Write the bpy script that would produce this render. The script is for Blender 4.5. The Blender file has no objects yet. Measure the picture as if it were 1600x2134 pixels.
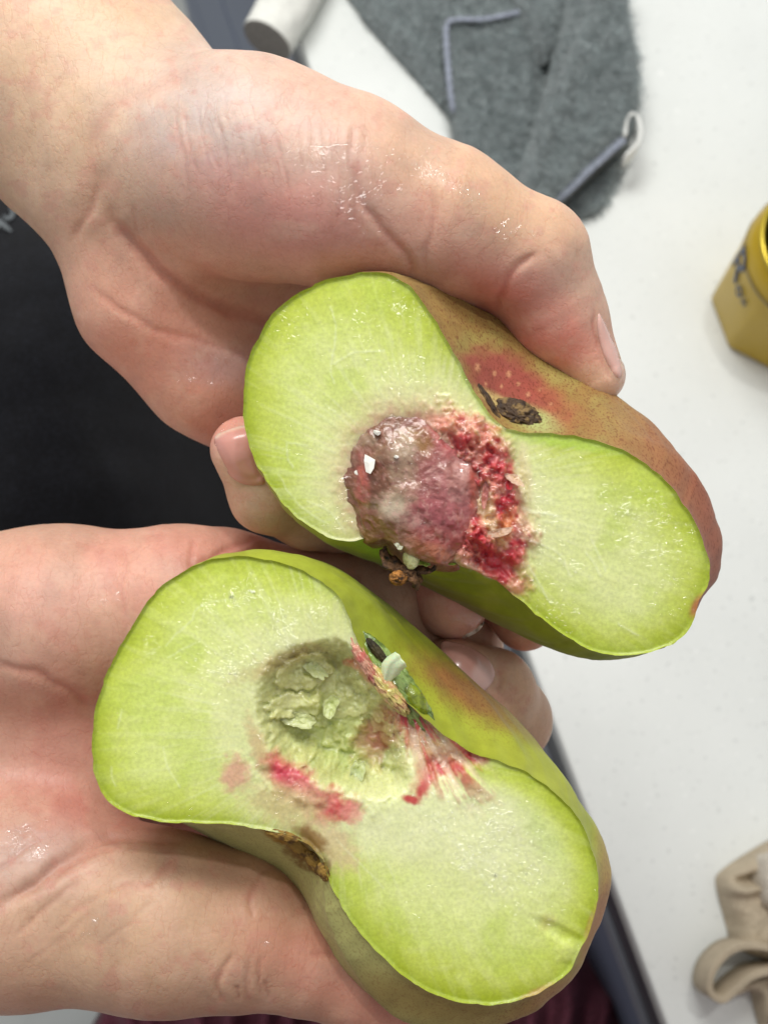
import bpy, math, random
import numpy as np
from mathutils import Vector, Matrix
from mathutils.geometry import delaunay_2d_cdt
rng = np.random.default_rng(7)
random.seed(7)
SC = bpy.context.scene
COL = SC.collection

# ------------------------------------------------------------------ camera, world, lights, exposure
F = 2235.0                      # focal length, in pixels of the 1600 px wide photograph
TILT = math.radians(15)
CAM = np.array([0.0, 0.0, 440.0])                       # millimetres above the counter top
AX = np.array([1.0, 0, 0]); AU = np.array([0, math.cos(TILT), math.sin(TILT)]); AF = np.array([0, math.sin(TILT), -math.cos(TILT)])
cd = bpy.data.cameras.new('camera'); cam = bpy.data.objects.new('camera', cd); COL.objects.link(cam)
cam.location = CAM * 0.001; cam.rotation_euler = (TILT, 0, 0)
cd.sensor_fit = 'HORIZONTAL'; cd.sensor_width = 36.0; cd.lens = 36.0 * F / 1600.0
cd.clip_start = 0.01; cd.clip_end = 20
cd.dof.use_dof = True; cd.dof.focus_distance = 0.194; cd.dof.aperture_fstop = 26.0
SC.camera = cam
W = bpy.data.worlds.new('World'); SC.world = W; W.use_nodes = True
W.node_tree.nodes['Background'].inputs[0].default_value = (1.0, 0.99, 0.985, 1)
W.node_tree.nodes['Background'].inputs[1].default_value = 0.50
def area(name, loc, target, sx, sy, power, col):
    l = bpy.data.lights.new(name, 'AREA'); l.shape = 'RECTANGLE'; l.size = sx; l.size_y = sy; l.energy = power; l.color = col
    o = bpy.data.objects.new(name, l); COL.objects.link(o); o.location = loc
    o.rotation_euler = (Vector(target) - Vector(loc)).to_track_quat('-Z', 'Y').to_euler(); return o
area('overhead_light', (-0.12, 0.54, 0.82), (0.0, 0.1, 0.1), 0.50, 0.26, 5.3, (1.0, 0.985, 0.95))
area('overhead_light', (0.22, 0.42, 1.25), (0.0, 0.0, 0.2), 0.07, 0.05, 2.4, (1.0, 0.97, 0.93))  # small bright lamp added to raise glints on wet surfaces
SC.view_settings.view_transform = 'Standard'; SC.view_settings.look = 'None'
SC.view_settings.exposure = 0.0; SC.view_settings.gamma = 1.0

# ------------------------------------------------------------------ helpers
def P(px, py, d):               # point seen at pixel (px, py) at depth d (mm) -> world mm
    px, py, d = np.broadcast_arrays(np.asarray(px, float), np.asarray(py, float), np.asarray(d, float))
    return CAM + ((px - 800) * d / F)[..., None] * AX + ((1067 - py) * d / F)[..., None] * AU + d[..., None] * AF
def onz(px, py, z):             # point of pixel ray on the horizontal plane at height z (mm)
    px, py, z = np.broadcast_arrays(np.asarray(px, float), np.asarray(py, float), np.asarray(z, float))
    dz = -math.cos(TILT) + (1067 - py) / F * math.sin(TILT)
    return P(px, py, (z - CAM[2]) / dz)
def proj(w):                    # world mm -> px, py, d
    q = w - CAM; d = q @ AF
    return 800 + (q @ AX) / d * F, 1067 - (q @ AU) / d * F, d
def lin(c):
    c = np.asarray(c, float) / 255.0
    return np.where(c <= 0.04045, c / 12.92, ((c + 0.055) / 1.055) ** 2.4)
def L4(c): return tuple(lin(c)) + (1.0,)
_T = np.random.default_rng(3).random((32, 32, 32)).astype(np.float32)
def vn(p):                      # smooth value noise 0..1
    p = np.asarray(p, float); i = np.floor(p).astype(int); f = p - i; f = f * f * (3 - 2 * f); i &= 31; j = (i + 1) & 31
    r = 0
    for a in (0, 1):
        xa = j[..., 0] if a else i[..., 0]; wa = f[..., 0] if a else 1 - f[..., 0]
        for b in (0, 1):
            yb = j[..., 1] if b else i[..., 1]; wb = f[..., 1] if b else 1 - f[..., 1]
            for c in (0, 1):
                zc = j[..., 2] if c else i[..., 2]; wc = f[..., 2] if c else 1 - f[..., 2]
                r = r + _T[xa, yb, zc] * wa * wb * wc
    return r
def fbm(p, o=4):
    p = np.asarray(p, float); s = 0; a = 0.5; t = 0
    for k in range(o):
        s = s + a * vn(p * 2 ** k + 11.3 * k); t += a; a *= 0.55
    return s / t
def n2(px, py, sc, z=0.0, o=4):
    px = np.asarray(px, float); return fbm(np.stack([px / sc, np.asarray(py, float) / sc, np.zeros_like(px) + z], -1), o)
def sm(a, b, x):
    t = np.clip((x - a) / (b - a), 0, 1); return t * t * (3 - 2 * t)
def mixc(c, d, t): return c * (1 - t[:, None]) + lin(d) * t[:, None]
def blob(px, py, cx, cy, rx, ry, ang=0.0, soft=0.4, rag=0.0, sc=14.0, z=0.0):
    a = math.radians(ang); x = px - cx; y = py - cy
    u = (x * math.cos(a) + y * math.sin(a)) / rx; v = (-x * math.sin(a) + y * math.cos(a)) / ry
    r = np.sqrt(u * u + v * v)
    if rag: r = r + rag * (n2(px, py, sc, z + cx * 0.01) - 0.5) * 2
    return 1 - sm(1 - soft, 1 + soft, r)
def resample(pts, n, closed=False):
    p = np.array(pts, float)
    if closed: q = np.vstack([p[-1], p, p[0], p[1]])
    else: q = np.vstack([2 * p[0] - p[1], p, 2 * p[-1] - p[-2]])
    out = []
    for i in range(1, len(q) - 2):
        t = np.linspace(0, 1, 24, endpoint=False)[:, None]
        a, b, c, d = q[i - 1], q[i], q[i + 1], q[i + 2]
        out.append(0.5 * (2 * b + (c - a) * t + (2 * a - 5 * b + 4 * c - d) * t ** 2 + (3 * b - a - 3 * c + d) * t ** 3))
    out = np.vstack(out + [q[-2][None]])
    s = np.r_[0, np.cumsum(np.linalg.norm(np.diff(out, axis=0), axis=1))]
    u = np.linspace(0, s[-1], n, endpoint=not closed)
    return np.stack([np.interp(u, s, out[:, k]) for k in range(out.shape[1])], 1)
def seg_dist(q, a, b):
    ab = b - a; t = np.clip(((q - a) @ ab) / max(ab @ ab, 1e-9), 0, 1)
    return np.linalg.norm(q - a - t[:, None] * ab, axis=1), t
def poly_dist(q, pts, closed=True):
    d = np.full(len(q), 1e9); n = len(pts)
    for i in range(n if closed else n - 1):
        d = np.minimum(d, seg_dist(q, pts[i], pts[(i + 1) % n])[0])
    return d
def inside(q, pts):
    c = np.zeros(len(q), bool); n = len(pts); x, y = q[:, 0], q[:, 1]
    for i in range(n):
        x1, y1 = pts[i]; x2, y2 = pts[(i + 1) % n]
        if y1 == y2: continue
        c ^= ((y1 > y) != (y2 > y)) & (x < (x2 - x1) * (y - y1) / (y2 - y1) + x1)
    return c
def fill(pts, step):            # triangulate the inside of an outline with a fine even grid
    pts = np.asarray(pts, float); mn = pts.min(0); mx = pts.max(0)
    gx = np.arange(mn[0], mx[0], step); gy = np.arange(mn[1], mx[1], step * 0.866)
    X, Y = np.meshgrid(gx, gy); X = X + (np.arange(len(gy)) % 2)[:, None] * step / 2
    g = np.stack([X.ravel(), Y.ravel()], 1); g += rng.uniform(-.12, .12, g.shape) * step
    g = g[inside(g, pts)]; g = g[poly_dist(g, pts) > step * 0.55]
    q = np.vstack([pts, g]); n = len(pts)
    r = delaunay_2d_cdt([Vector(v) for v in q], [(i, (i + 1) % n) for i in range(n)], [], 1, 1e-6, False)
    V = np.array([tuple(v) for v in r[0]]); T = np.array([tuple(f) for f in r[2]])
    T = T[inside(V[T].mean(1), pts)]
    a, b, c = V[T[:, 0]], V[T[:, 1]], V[T[:, 2]]
    ar = (b[:, 0] - a[:, 0]) * (c[:, 1] - a[:, 1]) - (b[:, 1] - a[:, 1]) * (c[:, 0] - a[:, 0])
    T[ar > 0] = T[ar > 0][:, ::-1]                      # pixel y runs down: keep normals to the camera
    return V, T, n
def thing(name, label, cat, loc, group=None):
    o = bpy.data.objects.new(name, None); COL.objects.link(o); o.location = np.asarray(loc) * 0.001
    o.empty_display_size = 0.01; o['label'] = label; o['category'] = cat
    if group: o['group'] = group
    return o
def mesh(name, V, faces, mat, parent=None, col=None, extra=None, smooth=True, label=None, base=None):
    V = np.asarray(V, float) * 0.001
    top = parent
    off = np.zeros(3)
    while top is not None:
        off += np.array(top.location); top = top.parent
    if parent is None and base is not None: off = np.asarray(base) * 0.001
    me = bpy.data.meshes.new(name)
    if isinstance(faces, np.ndarray):
        k = faces.shape[1]; me.vertices.add(len(V)); me.vertices.foreach_set('co', (V - off).astype(np.float32).ravel())
        me.loops.add(faces.size); me.loops.foreach_set('vertex_index', faces.astype(np.int32).ravel())
        me.polygons.add(len(faces)); me.polygons.foreach_set('loop_start', np.arange(0, faces.size, k, dtype=np.int32))
        me.polygons.foreach_set('loop_total', np.full(len(faces), k, np.int32)); me.update(calc_edges=True); me.validate()
    else:
        me.from_pydata([tuple(v) for v in (V - off)], [], faces); me.update()
    me.polygons.foreach_set('use_smooth', [smooth] * len(me.polygons))
    if col is not None:
        a = me.color_attributes.new('Col', 'FLOAT_COLOR', 'POINT')
        a.data.foreach_set('color', np.c_[np.clip(col, 0, 1), np.ones(len(col))].astype(np.float32).ravel())
    for k, v in (extra or {}).items():
        a = me.attributes.new(k, 'FLOAT', 'POINT'); a.data.foreach_set('value', np.asarray(v, np.float32))
    me.materials.append(mat)
    o = bpy.data.objects.new(name, me); COL.objects.link(o)
    if parent is not None: o.parent = parent
    elif base is not None: o.location = off
    if label: o['label'] = label
    return o
def tag(o, label, cat, group=None):
    o['label'] = label; o['category'] = cat
    if group: o['group'] = group
def grid_faces(n, m, close_v=False):
    i, j = np.meshgrid(np.arange(n - 1), np.arange(m if close_v else m - 1), indexing='ij'); j2 = (j + 1) % m
    return np.stack([i * m + j, i * m + j2, (i + 1) * m + j2, (i + 1) * m + j], -1).reshape(-1, 4)
def normals(V, Fq):
    a = V[Fq[:, 0]]; b = V[Fq[:, 1]]; c = V[Fq[:, 2]]; fn = np.cross(b - a, c - a); N = np.zeros_like(V)
    for k in range(Fq.shape[1]):
        for x in range(3): N[:, x] += np.bincount(Fq[:, k], fn[:, x], len(V))
    return N / np.maximum(np.linalg.norm(N, axis=1), 1e-12)[:, None]

# ------------------------------------------------------------------ materials
class MB:
    def __init__(s, name):
        s.m = bpy.data.materials.new(name); s.m.use_nodes = True; s.t = s.m.node_tree; s.n = s.t.nodes; s.p = s.n['Principled BSDF']
        s.tc = s.n.new('ShaderNodeTexCoord')
    def lk(s, a, b): s.t.links.new(a, b)
    def attr(s, name, out='Color'):
        a = s.n.new('ShaderNodeAttribute'); a.attribute_name = name; return a.outputs[out]
    def noise(s, scale, detail=4, rough=.55, stretch=None):
        x = s.n.new('ShaderNodeTexNoise'); x.inputs['Scale'].default_value = scale; x.inputs['Detail'].default_value = detail; x.inputs['Roughness'].default_value = rough
        if stretch:
            mp = s.n.new('ShaderNodeMapping'); mp.inputs['Scale'].default_value = stretch[0]; mp.inputs['Rotation'].default_value = stretch[1]
            s.lk(s.tc.outputs['Object'], mp.inputs[0]); s.lk(mp.outputs[0], x.inputs['Vector'])
        else: s.lk(s.tc.outputs['Object'], x.inputs['Vector'])
        return x.outputs['Fac']
    def voro(s, scale, feat='F1'):
        x = s.n.new('ShaderNodeTexVoronoi'); x.feature = feat; x.inputs['Scale'].default_value = scale
        s.lk(s.tc.outputs['Object'], x.inputs['Vector']); return x.outputs['Distance']
    def ramp(s, fac, stops):
        r = s.n.new('ShaderNodeValToRGB'); e = r.color_ramp.elements
        while len(e) < len(stops): e.new(0.5)
        for k, (p, c) in enumerate(stops): e[k].position = p; e[k].color = (c, c, c, 1) if np.isscalar(c) else c
        s.lk(fac, r.inputs[0]); return r.outputs[0]
    def mix(s, a, b, fac, mode='MIX'):
        x = s.n.new('ShaderNodeMix'); x.data_type = 'RGBA'; x.blend_type = mode
        for v, i in ((fac, 0), (a, 6), (b, 7)):
            if hasattr(v, 'is_output'): s.lk(v, x.inputs[i])
            else: x.inputs[i].default_value = v
        return x.outputs[2]
    def math(s, op, a, b=0.0):
        x = s.n.new('ShaderNodeMath'); x.operation = op
        for k, v in enumerate((a, b)):
            if hasattr(v, 'is_output'): s.lk(v, x.inputs[k])
            else: x.inputs[k].default_value = v
        return x.outputs[0]
    def bump(s, h, strength, dist, prev=None):
        b = s.n.new('ShaderNodeBump'); b.inputs['Strength'].default_value = strength; b.inputs['Distance'].default_value = dist
        s.lk(h, b.inputs['Height'])
        if prev is not None: s.lk(prev, b.inputs['Normal'])
        return b.outputs[0]
    def set(s, **k):
        for a, v in k.items():
            i = s.p.inputs[a.replace('_', ' ')]
            if hasattr(v, 'is_output'): s.lk(v, i)
            else: i.default_value = v
        return s
def simple(name, c, rough=.5, nz=600, amt=.12, bstr=.2, bd=.0003, **k):
    m = MB(name); n = m.noise(nz, 4)
    cc = m.mix(L4(c), m.ramp(n, [(.3, 1 - amt * 2), (.7, 1 + amt)]), 1.0, 'MULTIPLY')
    m.set(Base_Color=cc, Roughness=rough, Normal=m.bump(n, bstr, bd), **k); return m.m
# human skin
def skin_mat():
    m = MB('human_skin'); c = m.attr('Col'); wet = m.attr('wet', 'Fac')
    n1 = m.noise(220, 5); n2_ = m.noise(1500, 3)
    c1 = m.mix(c, m.ramp(n1, [(.3, (.90, .86, .85, 1)), (.7, (1.06, 1.05, 1.05, 1))]), .7, 'MULTIPLY')
    c2 = m.mix(c1, m.ramp(n2_, [(.35, .93), (.65, 1.04)]), .6, 'MULTIPLY')
    ln = m.noise(900, 3, .6, ((1, .35, 1), (0, 0, .7)))
    vo = m.voro(1300)
    b = m.bump(vo, .16, .00012); b = m.bump(ln, .30, .00018, b); b = m.bump(n1, .15, .0005, b)
    fl = m.noise(300, 3, .5, ((1, .42, 1), (0, 0, .62))); rid = m.ramp(m.math('ABSOLUTE', m.math('SUBTRACT', fl, .5)), [(0.0, 0.0), (.022, 1.0)])
    fl2 = m.noise(620, 2, .5, ((.5, 1, 1), (0, 0, .3))); rid2 = m.ramp(m.math('ABSOLUTE', m.math('SUBTRACT', fl2, .5)), [(0.0, 0.0), (.03, 1.0)])
    c2 = m.mix(c2, m.mix((.93, .84, .82, 1), (1, 1, 1, 1), rid), .6, 'MULTIPLY'); c2 = m.mix(c2, m.mix((.96, .9, .89, 1), (1, 1, 1, 1), rid2), .6, 'MULTIPLY')
    b = m.bump(rid, .22, .00012, b); b = m.bump(rid2, .15, .0001, b)
    ro = m.math('SUBTRACT', m.ramp(n1, [(.3, .44), (.7, .58)]), m.math('MULTIPLY', wet, .2))
    m.set(Base_Color=c2, Roughness=ro, Normal=b, Subsurface_Weight=.3, Subsurface_Radius=(1.0, .38, .2), Subsurface_Scale=.0022, Specular_IOR_Level=.45)
    dn = m.noise(1100, 2, .5); b2 = m.bump(dn, .6, .0006)
    m.set(Coat_Weight=m.math('MULTIPLY', wet, m.ramp(m.noise(260, 3), [(.45, 0.0), (.58, 1.0)])), Coat_Roughness=.06, Coat_Normal=b2)
    return m.m
M_SKIN = skin_mat()
def flesh_mat():
    m = MB('peach_flesh'); c = m.attr('Col'); n1 = m.noise(260, 5); n2_ = m.noise(1600, 4)
    c1 = m.mix(c, m.ramp(n1, [(.3, (.93, .96, .86, 1)), (.7, (1.04, 1.03, 1.08, 1))]), .5, 'MULTIPLY')
    c2 = m.mix(c1, m.ramp(n2_, [(.32, 1.0), (.68, 1.22)]), .9, 'MULTIPLY')
    ln = m.noise(1200, 3, .6, ((.35, 1, 1), (0, 0, .55)))
    b = m.bump(n2_, .1, .0003); b = m.bump(ln, .12, .0003, b)
    sp = m.noise(1500, 2, .5); bc = m.bump(sp, .8, .0007)
    cw = m.math('MULTIPLY', m.ramp(m.noise(340, 3), [(.40, 0.1), (.58, 1.0)]), m.attr('wet', 'Fac'))
    m.set(Base_Color=c2, Roughness=.34, Normal=b, Subsurface_Weight=.5, Subsurface_Radius=(1.0, 1.0, .5), Subsurface_Scale=.004,
          Specular_IOR_Level=.45, Coat_Weight=cw, Coat_Roughness=.07, Coat_Normal=bc)
    return m.m
M_FLESH = flesh_mat()
def pskin_mat():
    m = MB('peach_skin'); c = m.attr('Col'); sk = m.attr('speck', 'Fac')
    n1 = m.noise(2400, 3, .6, ((1, .55, 1), (0, 0, -.6))); n0 = m.noise(300, 4)
    spot = m.math('MULTIPLY', m.ramp(n1, [(.52, 0.0), (.63, 1.0)]), sk)
    c1 = m.mix(c, L4((112, 52, 34)), m.math('MULTIPLY', spot, .62))
    c2 = m.mix(c1, m.ramp(n0, [(.3, .88), (.7, 1.08)]), .7, 'MULTIPLY')
    m.set(Base_Color=c2, Roughness=.6, Normal=m.bump(n1, .15, .0002), Sheen_Weight=.1, Sheen_Roughness=.4, Sheen_Tint=(.9, .95, .8, 1),
          Subsurface_Weight=.1, Subsurface_Radius=(.6, .8, .3), Subsurface_Scale=.002, Specular_IOR_Level=.3)
    return m.m
M_PSKIN = pskin_mat()
def wetcol(name, rough=.36, bs=.5, sss=.2):
    m = MB(name); c = m.attr('Col'); n = m.noise(1000, 4); n0 = m.noise(350, 4)
    c1 = m.mix(c, m.ramp(n0, [(.3, .78), (.7, 1.12)]), .8, 'MULTIPLY')
    m.set(Base_Color=c1, Roughness=rough, Normal=m.bump(n, bs, .0006), Subsurface_Weight=sss, Subsurface_Scale=.0015,
          Subsurface_Radius=(1, .5, .4), Coat_Weight=.3, Coat_Roughness=.12)
    return m.m
M_PIT = wetcol('wet_pit', .28); M_PIT.node_tree.nodes['Principled BSDF'].inputs['Coat Weight'].default_value = .6
M_DRY = simple('dry_calyx', (96, 66, 38), .75, 900, .5, .8, .0008)
M_CHIP = simple('pit_chip', (225, 222, 214), .45, 900, .06)
M_NAIL = MB('fingernail'); M_NAIL.set(Base_Color=M_NAIL.attr('Col'), Roughness=.26, Subsurface_Weight=.25, Subsurface_Scale=.0015, Subsurface_Radius=(1, .5, .4), Coat_Weight=.25, Coat_Roughness=.12); M_NAIL = M_NAIL.m

# ------------------------------------------------------------------ signed distance modelling for the hands
def campt(px, py, d): return np.array([(px - 800) * d / F, (1067 - py) * d / F, d])
def smin(a, b, k):
    h = np.clip(.5 + .5 * (b - a) / k, 0, 1); return b * (1 - h) + a * h - k * h * (1 - h)
def chain(pts):                 # [(px,py,d,rpx)...] -> round cones
    q = [(campt(x, y, d), r * d / F) for x, y, d, r in pts]
    return [(q[i][0], q[i + 1][0], q[i][1], q[i + 1][1]) for i in range(len(q) - 1)]
def sdf_cone(X, c):
    a, b, ra, rb = c; ab = b - a; t = np.clip(((X - a) @ ab) / (ab @ ab), 0, 1).astype(X.dtype)
    return np.linalg.norm(X - a.astype(X.dtype) - t[..., None] * ab.astype(X.dtype), axis=-1) - (ra + (rb - ra) * t)
def sdf_groups(X, groups, kk):
    tot = None
    for cones, k in groups:
        g = None
        for c in cones:
            v = sdf_cone(X, c); g = v if g is None else smin(g, v, k)
        tot = g if tot is None else smin(tot, g, kk)
    return tot
def surface_nets(groups, kk, h, lo, hi):
    xs = [np.arange(lo[i], hi[i], h, dtype=np.float32) for i in range(3)]
    f = np.empty([len(x) for x in xs], np.float32)
    YZ = np.stack(np.meshgrid(xs[1], xs[2], indexing='ij'), -1)
    for s in range(0, len(xs[0]), 8):
        xx = xs[0][s:s + 8]; X = np.empty((len(xx),) + YZ.shape[:2] + (3,), np.float32)
        X[..., 0] = xx[:, None, None]; X[..., 1:] = YZ; f[s:s + 8] = sdf_groups(X, groups, kk)
    f += 1e-5; sg = f < 0; n = f.shape
    cnt = np.zeros([k - 1 for k in n], np.int8); acc = np.zeros([k - 1 for k in n] + [3], np.float32)
    for ax in range(3):
        sl0 = [slice(None)] * 3; sl1 = [slice(None)] * 3; sl0[ax] = slice(0, -1); sl1[ax] = slice(1, None)
        a, b = f[tuple(sl0)], f[tuple(sl1)]; cr = sg[tuple(sl0)] != sg[tuple(sl1)]
        with np.errstate(divide='ignore', invalid='ignore'): t = np.where(cr, a / (a - b), 0)
        o = [k for k in range(3) if k != ax]
        for p in (0, 1):
            for q in (0, 1):
                s = [slice(None)] * 3
                s[o[0]] = slice(p, n[o[0]] - 1 + p); s[o[1]] = slice(q, n[o[1]] - 1 + q)
                c = cr[tuple(s)]; cnt += c; tt = t[tuple(s)]
                acc[..., ax] += np.where(c, tt, 0); acc[..., o[0]] += np.where(c, p, 0); acc[..., o[1]] += np.where(c, q, 0)
    act = cnt > 0; idx = np.full(act.shape, -1, np.int32); idx[act] = np.arange(act.sum())
    ijk = np.argwhere(act); V = np.array(lo) + (ijk + acc[act] / cnt[act][:, None]) * h
    Q = []
    for ax in range(3):
        o = [(ax + 1) % 3, (ax + 2) % 3]
        s0 = [slice(1, -1)] * 3; s1 = [slice(1, -1)] * 3; s0[ax] = slice(0, -1); s1[ax] = slice(1, None)
        A = sg[tuple(s0)]; B = sg[tuple(s1)]
        e = np.argwhere(A != B); off = np.array([1, 1, 1]); off[ax] = 0; e = e + off
        inn = sg[tuple(e.T)]
        def cell(du, dv):
            c = e.copy(); c[:, o[0]] -= du; c[:, o[1]] -= dv; return idx[tuple(c.T)]
        q = np.stack([cell(1, 1), cell(0, 1), cell(0, 0), cell(1, 0)], 1)
        q[~inn] = q[~inn][:, ::-1]; Q.append(q)
    return V, np.vstack(Q)
def subdivide(V, Q):
    n = len(V); E = np.sort(np.stack([Q, np.roll(Q, -1, 1)], -1).reshape(-1, 2), 1)
    key = E[:, 0].astype(np.int64) * n + E[:, 1]; u, inv = np.unique(key, return_inverse=True); inv = inv.reshape(-1, 4)
    em = (V[(u // n)] + V[(u % n)]) / 2; fc = V[Q].mean(1); ei = n + inv; fi = n + len(u) + np.arange(len(Q))
    V2 = np.vstack([V, em, fc]); Q2 = []
    for k in range(4): Q2.append(np.stack([Q[:, k], ei[:, k], fi, ei[:, (k - 1) % 4]], 1))
    return V2, np.vstack(Q2)
def project_sdf(V, groups, kk, it=2):
    for _ in range(it):
        f = sdf_groups(V, groups, kk); G = np.empty_like(V); e = .15
        for k in range(3):
            D = V.copy(); D[:, k] += e; G[:, k] = (sdf_groups(D, groups, kk) - f) / e
        V = V - G * (f / np.maximum((G * G).sum(1), .2))[:, None]
    return V
def trace(px, py, groups, kk, d0=150.0):
    d = np.full(len(px), d0)
    for _ in range(60):
        X = np.stack([(px - 800) * d / F, (1067 - py) * d / F, d], 1); s = sdf_groups(X, groups, kk); d = d + np.clip(s, -2, 4) * .85
    return d, s
def cam2world(V): return CAM + V[:, :1] * AX + V[:, 1:2] * AU + V[:, 2:3] * AF
def creases(V, N, lines):
    px = 800 + V[:, 0] / V[:, 2] * F; py = 1067 - V[:, 1] / V[:, 2] * F; face = sm(.05, .35, -N[:, 2]); q = np.stack([px, py], 1)
    q = q + (np.stack([n2(px, py, 40, 3, 3), n2(px, py, 40, 9, 3)], 1) - .5) * 14
    disp = np.zeros(len(V)); red = np.zeros(len(V))
    for pts, w, dep in lines:
        pts = resample(pts, max(8, 4 * len(pts))); bx = (q[:, 0] > pts[:, 0].min() - 4 * w) & (q[:, 0] < pts[:, 0].max() + 4 * w) & (q[:, 1] > pts[:, 1].min() - 4 * w) & (q[:, 1] < pts[:, 1].max() + 4 * w)
        if not bx.any(): continue
        qq = q[bx]; d = np.full(len(qq), 1e9); tt = np.zeros(len(qq))
        for i in range(len(pts) - 1):
            dd, t = seg_dist(qq, pts[i], pts[i + 1]); better = dd < d; d[better] = dd[better]; tt[better] = ((i + t) / (len(pts) - 1))[better]
        fade = np.clip(np.sin(np.pi * np.clip(tt, .02, .98)) * 2.2, 0, 1)
        g = np.exp(-(d / w) ** 2) * fade - .15 * np.exp(-((d - 2.4 * w) / (1.4 * w)) ** 2) * fade
        disp[bx] -= dep * g; red[bx] += np.clip(g, 0, 1) * min(1, dep / .6)
    return disp * face, red * face
def water_mat():                # thin clear liquid: clear body, Fresnel gloss on top
    m = MB('water'); t = m.n.new('ShaderNodeBsdfTransparent'); g = m.n.new('ShaderNodeBsdfGlossy'); g.inputs['Roughness'].default_value = .07
    f = m.n.new('ShaderNodeFresnel'); f.inputs['IOR'].default_value = 1.5; x = m.n.new('ShaderNodeMixShader'); m.n.remove(m.p)
    ge = m.n.new('ShaderNodeNewGeometry'); m.lk(m.math('MINIMUM', m.math('MULTIPLY', f.outputs[0], m.math('SUBTRACT', 1.0, ge.outputs['Backfacing'])), .3), x.inputs[0]); m.lk(t.outputs[0], x.inputs[1]); m.lk(g.outputs[0], x.inputs[2])
    m.lk(x.outputs[0], [n for n in m.n if n.type == 'OUTPUT_MATERIAL'][0].inputs[0]); return m.m
M_WATER = water_mat()
def beads(name, pts, dirs, sizes, col, parent, mat):  # clear beads added for wet glints, leaned towards the main lamp
    k, r = 8, 4; a = np.linspace(0, 2 * math.pi, k, endpoint=False); th = np.linspace(.12, 1.4, r)
    D = np.array([[math.sin(t) * math.cos(x), math.sin(t) * math.sin(x), math.cos(t)] for t in th for x in a]); f0 = grid_faces(r, k, True)[:, ::-1]
    V = []; Fs = []
    for i, (p, dr, sz) in enumerate(zip(pts, dirs, sizes)):
        ex = AX * math.cos(dr) + AU * math.sin(dr); ey = -AX * math.sin(dr) + AU * math.cos(dr); tl = rng.normal((-.08, .48), .2, 2); nn_ = -AF + AX * tl[0] + AU * tl[1]; nn_ /= np.linalg.norm(nn_); ex = ex - nn_ * (ex @ nn_); ey = np.cross(nn_, ex); p = p + nn_ * sz[1] * .2
        V.append(p + D[:, :1] * ex * sz[0] + D[:, 1:2] * ey * sz[1] + D[:, 2:] * nn_ * sz[2]); Fs.append(f0 + i * k * r)
    V = np.vstack(V); o = mesh(name, V, np.vstack(Fs), mat, parent, np.repeat(np.asarray(col), k * r, 0)); o['kind'] = 'stuff'; return o
def build_hand(groups, kk, lo, hi, lines, paint, label, parent, name='hand'):
    V, Q = surface_nets(groups, kk, 1.0, lo, hi); V = V.astype(float)
    V = project_sdf(V, groups, kk, 1); V, Q = subdivide(V, Q); V = project_sdf(V, groups, kk, 2)
    N = normals(V, Q)
    if (N * (V - V.mean(0))).sum() < 0: Q = Q[:, ::-1]; N = -N
    disp, red = creases(V, N, lines)
    disp = disp * .7 + (fbm(V / 12.0, 2) - .5) * .6 + (fbm(V / 2.6, 3) - .5) * .10
    V = V + N * disp[:, None]
    px = 800 + V[:, 0] / V[:, 2] * F; py = 1067 - V[:, 1] / V[:, 2] * F
    col, wet = paint(px, py, V, N); col = col ** .93 * 1.0; lum = col.mean(1)[:, None]; col = (lum + (col - lum) * .95) * np.array([.95, .935, .895]); col = col * (1 - .20 * np.clip(red, 0, 1)[:, None] * np.array([.35, 1, 1]))
    # camera frame is left handed against (x, u, f): flip the winding for the world
    o = mesh(name, cam2world(V), Q[:, ::-1], M_SKIN, parent, col, {'wet': wet}, label=label)
    return o
def nail(poly, groups, kk, parent, tip, lun=None, raise_=.35, white=None):
    pts = resample(poly, 60, True); V, T, n = fill(pts, 4.0)
    d, s = trace(V[:, 0], V[:, 1], groups, kk); good = np.abs(s) < 1.5
    d = np.where(good, d, np.median(d[good])); d = np.clip(d, np.percentile(d[good], 2), np.percentile(d[good], 88))
    e = poly_dist(V, pts)
    top = cam2world(np.stack([(V[:, 0] - 800) * (d) / F, (1067 - V[:, 1]) * d / F, d - raise_ - .55 * sm(0, 26, e) + .5 * (1 - sm(0, 7, e))], 1))
    col = np.tile(lin(tip), (len(V), 1)); nz = n2(V[:, 0], V[:, 1], 30, 5)
    col *= (.94 + .12 * nz)[:, None]
    if lun: col = mixc(col, (222, 190, 182), .6 * blob(V[:, 0], V[:, 1], *lun, soft=.3))
    if white: col = mixc(col, (226, 200, 178), .8 * (1 - sm(4, 12, poly_dist(V, np.array(white, float), False))))
    bot = top + AF * 1.3
    m = len(V); ring = np.arange(n); r2 = (ring + 1) % n
    side = [(int(a), int(b), int(b) + m, int(a) + m) for a, b in zip(ring, r2)]
    faces = [tuple(int(x) for x in t) for t in T] + [tuple(int(x) + m for x in t[::-1]) for t in T] + side
    return mesh('fingernail', np.vstack([top, bot]), faces, M_NAIL, parent, np.vstack([col, col]))

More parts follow.
